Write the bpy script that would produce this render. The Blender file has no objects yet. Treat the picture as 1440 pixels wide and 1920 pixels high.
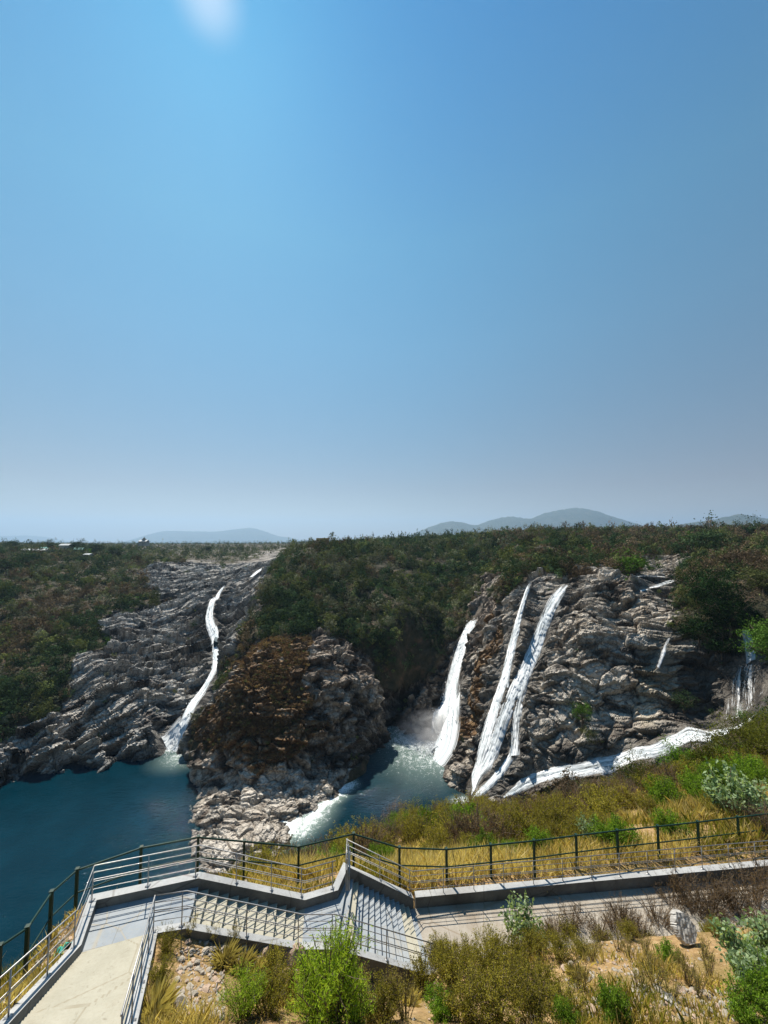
import bpy, math, random
import numpy as np
from mathutils import Vector
S = bpy.context.scene
COL = S.collection
R = math.radians
rng = np.random.default_rng(7)
random.seed(7)

# ------------------------------------------------------------------ camera, sky, sun, exposure
PITCH = R(3.57)
cam_d = bpy.data.cameras.new("camera")
cam = bpy.data.objects.new("camera", cam_d); COL.objects.link(cam)
cam.location = (0, 0, 0); cam.rotation_euler = (R(90) + PITCH, 0, 0)
cam_d.sensor_fit = 'VERTICAL'; cam_d.sensor_height = 24.0
cam_d.lens = 24.0 * 721.0 / 1920.0
cam_d.clip_start = 0.1; cam_d.clip_end = 40000
S.camera = cam
SUN_EL, SUN_AZ = R(54), R(-26.6)            # azimuth from +Y, positive to +X
world = bpy.data.worlds.new("World"); S.world = world; world.use_nodes = True
wn = world.node_tree.nodes; wl = world.node_tree.links
sky = wn.new('ShaderNodeTexSky'); sky.sky_type = 'NISHITA'; sky.sun_disc = False
sky.sun_elevation = SUN_EL; sky.sun_rotation = SUN_AZ
sky.altitude = 400; sky.air_density = 1.0; sky.dust_density = 0.2; sky.ozone_density = 2.0
wtc = wn.new('ShaderNodeTexCoord'); wsep = wn.new('ShaderNodeSeparateXYZ'); wl.new(wtc.outputs['Generated'], wsep.inputs[0])
wr = wn.new('ShaderNodeValToRGB'); wre = wr.color_ramp.elements          # the dry season's blue: paler low down, clear azure high up
while len(wre) < 6: wre.new(.5)
for e, (p_, c_) in zip(wre, ((0.0, (.42, .365, .35)), (.04, (.46, .385, .345)), (.12, (.455, .39, .355)), (.45, (.465, .75, .70)), (.62, (.42, .86, .83)), (.84, (.21, .77, .96)))):
    e.position = p_; e.color = (*c_, 1)
wl.new(wsep.outputs[2], wr.inputs[0])
wrx = wn.new('ShaderNodeMapRange'); wrx.inputs[1].default_value = .1; wrx.inputs[2].default_value = .75; wl.new(wsep.outputs[0], wrx.inputs[0])
whz = wn.new('ShaderNodeMix'); whz.data_type = 'RGBA'; wl.new(wrx.outputs[0], whz.inputs[0]); whz.inputs[6].default_value = (1, 1, 1, 1); whz.inputs[7].default_value = (1.12, .97, .95, 1)   # dustier air away from the sun
wmx = wn.new('ShaderNodeVectorMath'); wmx.operation = 'MULTIPLY'; wl.new(wr.outputs[0], wmx.inputs[0]); wl.new(whz.outputs[2], wmx.inputs[1])
wm = wn.new('ShaderNodeVectorMath'); wm.operation = 'MULTIPLY'; wl.new(sky.outputs[0], wm.inputs[0]); wl.new(wmx.outputs[0], wm.inputs[1])
ws = wn.new('ShaderNodeVectorMath'); ws.operation = 'SCALE'; ws.inputs['Scale'].default_value = 1.8; wl.new(wm.outputs[0], ws.inputs[0])
sdot = wn.new('ShaderNodeVectorMath'); sdot.operation = 'DOT_PRODUCT'; wl.new(wtc.outputs['Generated'], sdot.inputs[0])
sdot.inputs[1].default_value = (math.sin(SUN_AZ)*math.cos(SUN_EL), math.cos(SUN_AZ)*math.cos(SUN_EL), math.sin(SUN_EL))
srm = wn.new('ShaderNodeMapRange'); srm.inputs[1].default_value = math.cos(R(3.9)); srm.inputs[2].default_value = 1.0; wl.new(sdot.outputs['Value'], srm.inputs[0])
spw = wn.new('ShaderNodeMath'); spw.operation = 'POWER'; wl.new(srm.outputs[0], spw.inputs[0]); spw.inputs[1].default_value = 2.6
sau = wn.new('ShaderNodeVectorMath'); sau.operation = 'SCALE'; sau.inputs[0].default_value = (4.2, 2.9, 1.8); wl.new(spw.outputs[0], sau.inputs['Scale'])   # aureole round the sun
sad = wn.new('ShaderNodeVectorMath'); sad.operation = 'ADD'; wl.new(ws.outputs[0], sad.inputs[0]); wl.new(sau.outputs[0], sad.inputs[1])
wl.new(sad.outputs[0], wn['Background'].inputs[0]); wn['Background'].inputs[1].default_value = 0.05
sun_d = bpy.data.lights.new("sun", 'SUN'); sun_d.energy = 5.0; sun_d.angle = R(0.5); sun_d.color = (1.0, 0.93, 0.82)
sun = bpy.data.objects.new("sun", sun_d); COL.objects.link(sun)
sdir = Vector((math.sin(SUN_AZ)*math.cos(SUN_EL), math.cos(SUN_AZ)*math.cos(SUN_EL), math.sin(SUN_EL)))
sun.rotation_euler = (-sdir).to_track_quat('-Z', 'Y').to_euler(); sun.location = (0, 0, 60)
S.view_settings.view_transform = 'Standard'; S.view_settings.look = 'None'
S.view_settings.exposure = 0.72; S.view_settings.gamma = 1.0
cy = S.cycles
cy.max_bounces = 6; cy.diffuse_bounces = 2; cy.glossy_bounces = 2; cy.transmission_bounces = 3
cy.transparent_max_bounces = 14; cy.volume_bounces = 0; cy.use_denoising = True
cy.sample_clamp_indirect = 4.0; cy.volume_step_rate = 2.0; cy.volume_max_steps = 128

# ------------------------------------------------------------------ photo geometry -> world metres (used to survey the place)
F = 721.0; CP, SP = math.cos(PITCH), math.sin(PITCH)
def ray(u, v):
    a = (u-720)/F; b = (960-v)/F; y = CP - b*SP
    return a/y, (SP + b*CP)/y
def at_z(u, v, z):
    a, s = ray(u, v); D = z/s
    return np.array((a*D, D, z))
def at_d(u, v, D):
    a, s = ray(u, v)
    return np.array((a*D, D, s*D))
def a_of(u, D, z):
    s = z/D; b = (s*CP - SP)/(CP + s*SP)
    return (u-720)/F/(CP - b*SP)
def project(x, y, z):
    cz = y*CP + z*SP; cyy = -y*SP + z*CP
    return 720 + F*x/cz, 960 - F*cyy/cz

# ------------------------------------------------------------------ noise
def _h(ix, iy, iz, seed):
    h = (ix.astype(np.uint32)*np.uint32(374761393) + iy.astype(np.uint32)*np.uint32(668265263)
         + iz.astype(np.uint32)*np.uint32(1440662683) + np.uint32(seed*974711 & 0xffffffff))
    h = (h ^ (h >> np.uint32(13)))*np.uint32(1274126177)
    h = (h ^ (h >> np.uint32(15)))*np.uint32(2246822519)
    return (h ^ (h >> np.uint32(16))).astype(np.float32)*np.float32(1/4294967296.)
def vn(p, seed=1):
    p = np.asarray(p, np.float32); i = np.floor(p); f = p - i; i = i.astype(np.int64)
    f = f*f*f*(f*(f*6-15)+10); r = 0
    for dx in (0, 1):
        wx = f[:, 0] if dx else 1-f[:, 0]
        for dy in (0, 1):
            wy = f[:, 1] if dy else 1-f[:, 1]
            for dz in (0, 1):
                wz = f[:, 2] if dz else 1-f[:, 2]
                r = r + wx*wy*wz*_h(i[:, 0]+dx, i[:, 1]+dy, i[:, 2]+dz, seed)
    return r*2-1
def fbm(p, o=4, seed=1, g=.5):
    p = np.asarray(p, np.float32); r = 0; a = 1.; t = 0
    for k in range(o):
        r = r + a*vn(p*(2.03**k)+k*17.3, seed+k); t += a; a *= g
    return r/t
def facets(q, seed=1, tilt=.9):
    """fractured blocks: nearest jittered cell, each block with its own height and tilt"""
    q = np.asarray(q, np.float32); c = np.floor(q).astype(np.int64)
    best = np.full(len(q), 1e9, np.float32); val = np.zeros(len(q), np.float32); sec = best.copy()
    for dx in (-1, 0, 1):
        for dy in (-1, 0, 1):
            for dz in (-1, 0, 1):
                ix, iy, iz = c[:, 0]+dx, c[:, 1]+dy, c[:, 2]+dz
                h1 = _h(ix, iy, iz, seed); h2 = _h(ix, iy, iz, seed+1); h3 = _h(ix, iy, iz, seed+2)
                ex = q[:, 0]-ix-h1; ey = q[:, 1]-iy-h2; ez = q[:, 2]-iz-h3
                d = ex*ex+ey*ey+ez*ez
                g1 = (h1*7.31) % 1; g2 = (h2*9.17) % 1; g3 = (h3*5.77) % 1; g4 = (h1*13.7+h2*3.1) % 1
                v = g4*2-1 + tilt*((g1*2-1)*ex+(g2*2-1)*ey+(g3*2-1)*ez)
                m = d < best
                sec = np.where(m, best, np.minimum(sec, d)); best = np.where(m, d, best); val = np.where(m, v, val)
    return val, np.sqrt(sec)-np.sqrt(best)
def sstep(e0, e1, x):
    t = np.clip((x-e0)/(e1-e0), 0, 1); return t*t*(3-2*t)

# ------------------------------------------------------------------ the ground's survey: (pixel, distance) and (pixel column, distance, height)
Cc = []
def cp(*l):
    for u, v, D in l:
        a, s = ray(u, v); Cc.append((a, D, s*D))
def cz(*l):
    for u, D, z in l: Cc.append((a_of(u, D, z), D, z))
def cw(*l):                                  # water-edge points
    for u, v in l:
        p = at_z(u, v, -90.3); Cc.append((p[0]/p[1], p[1], -90.3))
for u in (-400, 0, 350, 720, 1100, 1440, 1850):
    cz((u, 4, -8.2))
for u, v, z in [(290, 1905, -10.9), (450, 1870, -12.1), (330, 1890, -11.2),
                (640, 1840, -13.6), (600, 1910, -11.6), (800, 1800, -15.5), (760, 1900, -12.0), (880, 1790, -15.4), (900, 1900, -12.1), (1000, 1770, -15.5),
                (1000, 1850, -13.6), (1100, 1760, -15.3), (1100, 1910, -12.3), (1200, 1745, -15.3), (1285, 1750, -14.9), (1290, 1830, -13.4), (1300, 1915, -12.1), (1400, 1720, -15.4),
                (1440, 1830, -13.2), (1440, 1910, -12.0), (1600, 1750, -14.5), (1600, 1650, -15.5), (1800, 1700, -15)]:
    p = at_z(u, v, z); Cc.append((p[0]/p[1], p[1], z))
FENCE = [(-115, 1905, -10.0), (-60, 1830, -10.5), (0, 1772, -10.8), (52, 1737, -11.0), (97, 1671, -11.2), (145, 1629, -11.35), (265, 1588, -11.5), (372, 1568, -11.55), (458, 1576, -12.2), (560, 1586, -13.0),
         (663, 1562, -12.9), (749, 1588, -13.8), (837, 1591, -14.0), (920, 1583, -14.0), (1001, 1575, -14.0), (1080, 1565, -14.0), (1157, 1556, -14.0), (1233, 1548, -14.0),
         (1308, 1540, -14.0), (1383, 1531, -14.0), (1460, 1522, -14.0), (1540, 1513, -14.0)]
FH = 1.55
FP = [at_z(u, v, z) for u, v, z in FENCE]
for p in FP: Cc.append((p[0]/p[1], p[1], p[2]-FH))
# kerb surroundings (just outside the walkway)
for x, y, z in [(-6.95, 11.7, -12.05), (-6.0, 12.0, -12.15), (-5.0, 12.4, -12.7), (-4.0, 12.75, -13.25), (-2.9, 13.15, -13.85), (-1.6, 13.2, -13.9), (-.6, 13.4, -14.5), (.6, 13.8, -15.2), (-6.2, 10.3, -11.0), (-5.2, 8.4, -10.2), (-9.9, 13.6, -12.1), (-9.3, 11.9, -12.1), (-9.0, 9.5, -10.9), (-8.6, 7.5, -9.9), (-6.4, 14.6, -12.1), (-3.1, 15.9, -13.8), (-2.0, 16.2, -14.0), (-1.6, 17.2, -14.0), (.9, 18.1, -15.5), (6, 18.2, -15.5), (12, 18.9, -15.5), (18, 19.3, -15.5),
                (1.5, 16.5, -16.2), (4, 16.6, -16.2), (8, 16.8, -16.2), (12, 17.2, -16.2), (17, 17.8, -16.2)]:
    Cc.append((x/y, y, z))
cz((-400, 12, -13.5), (-400, 20, -26), (-400, 50, -92), (-150, 14, -15.5), (0, 13.2, -14.8), (0, 20, -25), (0, 45, -75), (0, 62, -95), (150, 16, -16.5), (150, 22, -25), (150, 60, -92),
   (300, 16.5, -15.6), (300, 25, -25.5), (300, 50, -52), (300, 82, -93), (380, 18, -15.8), (380, 25, -22.5), (380, 50, -47), (400, 88, -93), (460, 18.5, -15.6), (460, 26, -21.8), (460, 42, -37), (480, 92, -92),
   (600, 19, -16), (600, 30, -25.5), (600, 50, -43), (600, 95, -92), (750, 20.5, -17), (750, 28, -22.5), (750, 38, -28.3), (750, 50, -36.8), (750, 75, -64), (750, 102, -92),
   (900, 19, -16), (900, 24, -19), (900, 36, -26.8), (900, 50, -35), (900, 62, -44), (900, 105, -92), (1050, 20, -16), (1050, 30, -22), (1050, 48, -33.5), (1050, 65, -46), (1050, 100, -80),
   (1200, 20, -15.8), (1200, 32, -21.5), (1200, 46, -29.5), (1200, 62, -40), (1200, 90, -60), (1320, 20, -15.6), (1320, 32, -20), (1320, 46, -27), (1320, 70, -43),
   (1440, 21, -15.6), (1440, 32, -19.5), (1440, 46, -26), (1440, 62, -35), (1440, 88, -49), (1600, 32, -19), (1600, 60, -33), (1600, 90, -45), (1850, 60, -30), (1850, 30, -17))
# gorge floor
cz((-400, 110, -94), (0, 85, -95), (0, 120, -94), (150, 100, -95), (150, 135, -94), (280, 115, -94.5), (290, 142, -93), (700, 132, -94), (640, 118, -93), (760, 150, -94), (790, 178, -93.5), (800, 140, -94), (-400, 150, -93))
cw((-150, 1520), (0, 1475), (60, 1452), (130, 1432), (200, 1427), (280, 1424), (318, 1402), (357, 1440), (371, 1480), (364, 1560), (362, 1600), (735, 1362), (700, 1410), (650, 1472), (600, 1510), (560, 1545), (830, 1440), (842, 1475), (884, 1500), (752, 1345), (835, 1392), (790, 1338))
# left bank and rock slope
cp((-150, 1400, 165), (-150, 1200, 225), (-150, 1050, 330), (0, 1405, 151), (0, 1300, 167), (0, 1200, 208), (0, 1100, 262), (0, 1052, 330), (0, 1033, 420), (100, 1370, 158), (100, 1260, 182), (100, 1150, 238), (100, 1080, 300), (130, 1045, 385),
   (200, 1390, 160), (200, 1300, 172), (200, 1200, 212), (200, 1142, 254), (240, 1112, 285), (280, 1072, 345), (300, 1050, 420), (280, 1380, 163), (300, 1300, 181), (300, 1200, 219), (300, 1142, 258), (335, 1105, 315), (380, 1062, 410), (420, 1045, 500), (500, 1040, 580),
   (345, 1350, 173), (375, 1300, 186), (402, 1240, 204), (404, 1200, 225), (396, 1160, 238), (400, 1125, 258), (421, 1100, 285), (440, 1075, 350), (490, 1055, 450), (360, 1250, 208), (360, 1170, 244), (340, 1330, 178),
   (450, 1150, 270), (470, 1110, 300))
# headland
cp((420, 1450, 144), (420, 1380, 147.5), (415, 1300, 159), (432, 1255, 188), (450, 1300, 155), (500, 1222, 172), (470, 1190, 200), (540, 1190, 187), (600, 1182, 194), (650, 1250, 175), (700, 1300, 177),
   (715, 1360, 181), (640, 1410, 150), (560, 1405, 146.5), (560, 1300, 157), (640, 1320, 161), (490, 1120, 232), (505, 1075, 275), (520, 1120, 222), (540, 1070, 268), (580, 1026, 325), (640, 1080, 252), (640, 1028, 345), (620, 1130, 222), (700, 1155, 220), (700, 1085, 262), (720, 1029, 365),
   (745, 1225, 199), (765, 1300, 191), (760, 1155, 217), (800, 1255, 199), (815, 1325, 197), (850, 1200, 208), (850, 1135, 240), (850, 1065, 300), (870, 1028, 370), (905, 1092, 262), (935, 1060, 300), (890, 1160, 203), (862, 1270, 182), (838, 1350, 172))
for u_, v_, z_ in [(400, 1490, -87), (450, 1500, -86), (520, 1470, -86), (580, 1450, -86), (640, 1440, -87), (430, 1540, -86.5), (500, 1530, -86), (560, 1500, -86.5), (610, 1470, -87), (400, 1580, -87.5), (460, 1580, -86.5), (520, 1560, -87.5), (440, 1620, -87.5)]:
    p_ = at_z(u_, v_, z_); Cc.append((p_[0]/p_[1], p_[1], z_))
# buttress, twin falls, right wall
cp((865, 1395, 157), (898, 1300, 161), (908, 1205, 172), (925, 1125, 184), (948, 1062, 212), (965, 1022, 258), (990, 1100, 168), (965, 1195, 157), (935, 1295, 147), (905, 1400, 139), (1058, 1103, 166), (1015, 1215, 151), (980, 1300, 143), (950, 1410, 134), (895, 1480, 132),
   (1000, 1432, 127), (1100, 1412, 121), (1200, 1392, 116), (1290, 1352, 114), (1100, 1300, 131), (1200, 1300, 125), (1100, 1200, 141), (1200, 1200, 135.5), (1270, 1200, 134), (1270, 1290, 125), (1100, 1130, 156), (1200, 1130, 150), (1280, 1130, 148), (1120, 1082, 170), (1200, 1072, 178),
   (1270, 1077, 185), (1250, 1050, 222), (1200, 1022, 290), (1100, 1040, 232), (1050, 1062, 203), (1000, 1022, 262), (1330, 1310, 126), (1395, 1342, 112), (1402, 1195, 124), (1400, 1240, 121), (1395, 1290, 118), (1340, 1200, 128), (1340, 1082, 150), (1420, 1082, 136), (1440, 1300, 106),
   (1490, 1200, 108), (1380, 1040, 192), (1440, 1032, 172), (1600, 1100, 120), (1600, 1040, 160), (985, 1475, 125), (1150, 1440, 117), (1270, 1395, 112))
# plateau and beyond
cz((1000, 400, 2.5), (1000, 520, 3.5), (1200, 450, 3.5), (1400, 420, 4.5), (1600, 300, 3), (1850, 200, 0), (1850, 400, 4), (650, 500, -11), (750, 430, -10), (450, 800, -27), (200, 600, -21), (0, 600, -19), (-300, 500, -17), (200, 450, -19), (450, 650, -25), (330, 600, -25), (550, 700, -24), (-300, 1000, -15),
   (650, 900, -17), (1000, 900, -3), (1400, 900, -3), (0, 1000, -22), (1850, 900, -3), (400, 1100, -24))
for u in (-400, 0, 300, 600, 900, 1200, 1500, 1850):
    cz((u, 2000, -48 if u < 700 else -32), (u, 5000, -150), (u, 14000, -420), (u, 25000, -750))
Cc = np.array(Cc, float); CA = Cc[:, 0]; CL = np.log(Cc[:, 1]); CZ = Cc[:, 2]
def kern(r2): return np.sqrt(r2 + 0.018**2)
Kc = kern((CA[:, None]-CA)**2 + (CL[:, None]-CL)**2) + np.eye(len(CA))*(-2e-3)
W = np.linalg.solve(np.block([[Kc, np.ones((len(CA), 1))], [np.ones((1, len(CA))), np.zeros((1, 1))]]), np.append(CZ, 0))
A0, A1, NA = -1.75, 1.75, 700
L0, L1, NL = math.log(3.5), math.log(26000), 1150
_ga = np.linspace(A0, A1, NA); _gl = np.linspace(L0, L1, NL)
ZG = np.zeros((NL, NA), np.float32)
for i in range(NL):
    ZG[i] = kern((_ga[:, None]-CA)**2 + (_gl[i]-CL)**2) @ W[:-1] + W[-1]
def T(x, y):
    x = np.asarray(x, float); y = np.maximum(np.asarray(y, float), 3.6)
    fa = np.clip((x/y-A0)/(A1-A0)*(NA-1), 0, NA-1.001); fl = np.clip((np.log(y)-L0)/(L1-L0)*(NL-1), 0, NL-1.001)
    i = fl.astype(int); j = fa.astype(int); t = fl-i; s = fa-j
    return (ZG[i, j]*(1-s)+ZG[i, j+1]*s)*(1-t) + (ZG[i+1, j]*(1-s)+ZG[i+1, j+1]*s)*t
_ML = np.exp(np.linspace(math.log(6), math.log(9000), 5200))
def hit(u, v, dmin=6.0):
    a, s = ray(u, v); z = T(a*_ML, _ML)
    k = np.nonzero((s*_ML <= z) & (_ML > dmin))[0]
    k = k[0] if len(k) else len(_ML)-1
    D = _ML[k]; return np.array((a*D, D, float(T(a*D, D))))

# ------------------------------------------------------------------ mesh and object helpers
def mesh_np(name, verts, faces, mats=(), smooth=False, cols=None, attrs=None, fmat=None):
    """faces: (n,k) int array, or a list of such arrays"""
    fl = faces if isinstance(faces, list) else [faces]
    fl = [np.asarray(f, np.int32) for f in fl if len(f)]
    m = bpy.data.meshes.new(name)
    verts = np.asarray(verts, np.float32); m.vertices.add(len(verts)); m.vertices.foreach_set('co', verts.ravel())
    li = np.concatenate([f.ravel() for f in fl]); cnt = np.concatenate([np.full(len(f), f.shape[1], np.int32) for f in fl])
    m.loops.add(len(li)); m.loops.foreach_set('vertex_index', li)
    m.polygons.add(len(cnt)); st = np.concatenate(([0], np.cumsum(cnt)[:-1])).astype(np.int32)
    m.polygons.foreach_set('loop_start', st)
    m.polygons.foreach_set('use_smooth', np.full(len(cnt), smooth, bool))
    if fmat is not None: m.polygons.foreach_set('material_index', np.asarray(fmat, np.int32))
    if cols is not None:
        c = m.attributes.new('Col', 'FLOAT_COLOR', 'POINT'); c4 = np.ones((len(verts), 4), np.float32); c4[:, :3] = cols
        c.data.foreach_set('color', c4.ravel())
    for k, v in (attrs or {}).items():
        a = m.attributes.new(k, 'FLOAT', 'POINT'); a.data.foreach_set('value', np.asarray(v, np.float32))
    m.update(calc_edges=True); m.validate()
    for x in mats: m.materials.append(x)
    return m
def link(name, mesh, parent=None, loc=None):
    o = bpy.data.objects.new(name, mesh); COL.objects.link(o)
    if parent is not None: o.parent = parent
    if loc is not None: o.location = [float(q) for q in loc]
    return o
def tag(o, label=None, cat=None, group=None, kind=None):
    if label: o['label'] = label
    if cat: o['category'] = cat
    if group: o['group'] = group
    if kind: o['kind'] = kind
    return o
def empty(name, loc=(0, 0, 0), rz=0):
    o = bpy.data.objects.new(name, None); COL.objects.link(o); o.location = [float(q) for q in loc]; o.rotation_euler[2] = rz
    o.empty_display_size = .2
    return o
def copy_tree(o, parent=None):
    c = o.copy(); COL.objects.link(c)
    if parent is not None: c.parent = parent
    for ch in list(o.children): copy_tree(ch, c)
    return c
class MB:
    def __init__(s): s.v = []; s.q = []; s.t = []; s.n = 0
    def add(s, v, q=(), t=()):
        v = np.asarray(v, float)
        if len(q): s.q.append(np.asarray(q, int)+s.n)
        if len(t): s.t.append(np.asarray(t, int)+s.n)
        s.v.append(v); s.n += len(v)
    def hexa(s, b, t):
        """b, t: four corners each, same winding"""
        s.add(list(b)+list(t), [(3, 2, 1, 0), (4, 5, 6, 7), (0, 1, 5, 4), (1, 2, 6, 5), (2, 3, 7, 6), (3, 0, 4, 7)])
    def box(s, c, d, rz=0):
        cx, cy, cz = c; dx, dy, dz = [k/2 for k in d]; cs, sn = math.cos(rz), math.sin(rz)
        p = [(cx+x*cs-y*sn, cy+x*sn+y*cs) for x, y in ((-dx, -dy), (dx, -dy), (dx, dy), (-dx, dy))]
        s.hexa([(x, y, cz-dz) for x, y in p], [(x, y, cz+dz) for x, y in p])
    def tube(s, pts, rad, n=6, cap=True):
        pts = [np.asarray(p, float) for p in pts]; m = len(pts)
        rad = [rad]*m if np.isscalar(rad) else rad; rings = []
        for i, p in enumerate(pts):
            d = pts[min(i+1, m-1)]-pts[max(i-1, 0)]; d = d/(np.linalg.norm(d)+1e-9)
            up = np.array((0, 0, 1.)) if abs(d[2]) < .9 else np.array((1., 0, 0))
            e1 = np.cross(d, up); e1 /= np.linalg.norm(e1)+1e-9; e2 = np.cross(e1, d)
            for k in range(n):
                w = 2*math.pi*k/n; rings.append(p+rad[i]*(math.cos(w)*e1+math.sin(w)*e2))
        q = [(i*n+k, i*n+(k+1) % n, (i+1)*n+(k+1) % n, (i+1)*n+k) for i in range(m-1) for k in range(n)]
        t = []
        if cap:
            c = len(rings); rings += [pts[0], pts[-1]]
            t = [(c, (k+1) % n, k) for k in range(n)]+[(c+1, (m-1)*n+k, (m-1)*n+(k+1) % n) for k in range(n)]
        s.add(rings, q, t)
    def mesh(s, name, mat, smooth=False):
        f = []
        if s.q: f.append(np.concatenate(s.q))
        if s.t: f.append(np.concatenate(s.t))
        return mesh_np(name, np.concatenate(s.v), f, [mat], smooth)
    def build(s, name, mat, parent=None, smooth=False):
        return link(name, s.mesh(name, mat, smooth), parent)

# ------------------------------------------------------------------ materials
class NT:
    def __init__(s, name):
        s.m = bpy.data.materials.new(name); s.m.use_nodes = True; s.t = s.m.node_tree; s.t.nodes.clear()
        s.out = s.new('ShaderNodeOutputMaterial')
    def new(s, k, **kw):
        n = s.t.nodes.new(k)
        for a, b in kw.items():
            if a.startswith('i_'): n.inputs[a[2:].replace('_', ' ')].default_value = b
            else: setattr(n, a, b)
        return n
    def l(s, a, b): s.t.links.new(a, b)
    def noise(s, scale, detail=4, rough=.55, vec=None, dist=0, sc=None):
        n = s.new('ShaderNodeTexNoise'); n.inputs['Scale'].default_value = scale; n.inputs['Detail'].default_value = detail
        n.inputs['Roughness'].default_value = rough; n.inputs['Distortion'].default_value = dist
        if vec is not None:
            if sc is not None:
                mp = s.new('ShaderNodeMapping'); mp.inputs['Scale'].default_value = sc; s.l(vec, mp.inputs['Vector']); vec = mp.outputs[0]
            s.l(vec, n.inputs['Vector'])
        return n.outputs['Fac']
    def ramp(s, fac, stops):
        n = s.new('ShaderNodeValToRGB'); e = n.color_ramp.elements
        while len(e) < len(stops): e.new(.5)
        for k, (p, c) in zip(e, stops):
            k.position = p; k.color = (*c, 1) if len(c) == 3 else c
        s.l(fac, n.inputs[0]); return n.outputs[0]
    def rmap(s, fac, a, b, c=0., d=1.):
        n = s.new('ShaderNodeMapRange'); s.l(fac, n.inputs[0])
        for i, x in enumerate((a, b, c, d)): n.inputs[i+1].default_value = x
        return n.outputs[0]
    def mix(s, fac, a, b, mode='MIX'):
        n = s.new('ShaderNodeMix', data_type='RGBA', blend_type=mode)
        for sock, x in ((n.inputs[0], fac), (n.inputs[6], a), (n.inputs[7], b)):
            if isinstance(x, (int, float)): sock.default_value = x
            elif isinstance(x, tuple): sock.default_value = (*x, 1)
            else: s.l(x, sock)
        return n.outputs[2]
    def math(s, op, a, b=0.):
        n = s.new('ShaderNodeMath', operation=op)
        for sock, x in zip(n.inputs, (a, b)):
            if isinstance(x, (int, float)): sock.default_value = x
            else: s.l(x, sock)
        return n.outputs[0]
    def attr(s, name, out='Fac'):
        n = s.new('ShaderNodeAttribute'); n.attribute_name = name; return n.outputs[out]
    def pos(s): return s.new('ShaderNodeNewGeometry').outputs['Position']
    def obj(s): return s.new('ShaderNodeTexCoord').outputs['Object']
    def bump(s, h, strength=.5, dist=.1):
        n = s.new('ShaderNodeBump'); n.inputs['Strength'].default_value = strength; n.inputs['Distance'].default_value = dist
        s.l(h, n.inputs['Height']); return n.outputs[0]
    def bsdf(s, col, rough=.8, bump=None, metal=0., spec=.3):
        b = s.new('ShaderNodeBsdfPrincipled')
        if isinstance(col, tuple): b.inputs['Base Color'].default_value = (*col, 1)
        else: s.l(col, b.inputs['Base Color'])
        if isinstance(rough, (int, float)): b.inputs['Roughness'].default_value = rough
        else: s.l(rough, b.inputs['Roughness'])
        b.inputs['Metallic'].default_value = metal; b.inputs['Specular IOR Level'].default_value = spec
        if bump is not None: s.l(bump, b.inputs['Normal'])
        s.l(b.outputs[0], s.out.inputs[0]); return b

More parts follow.
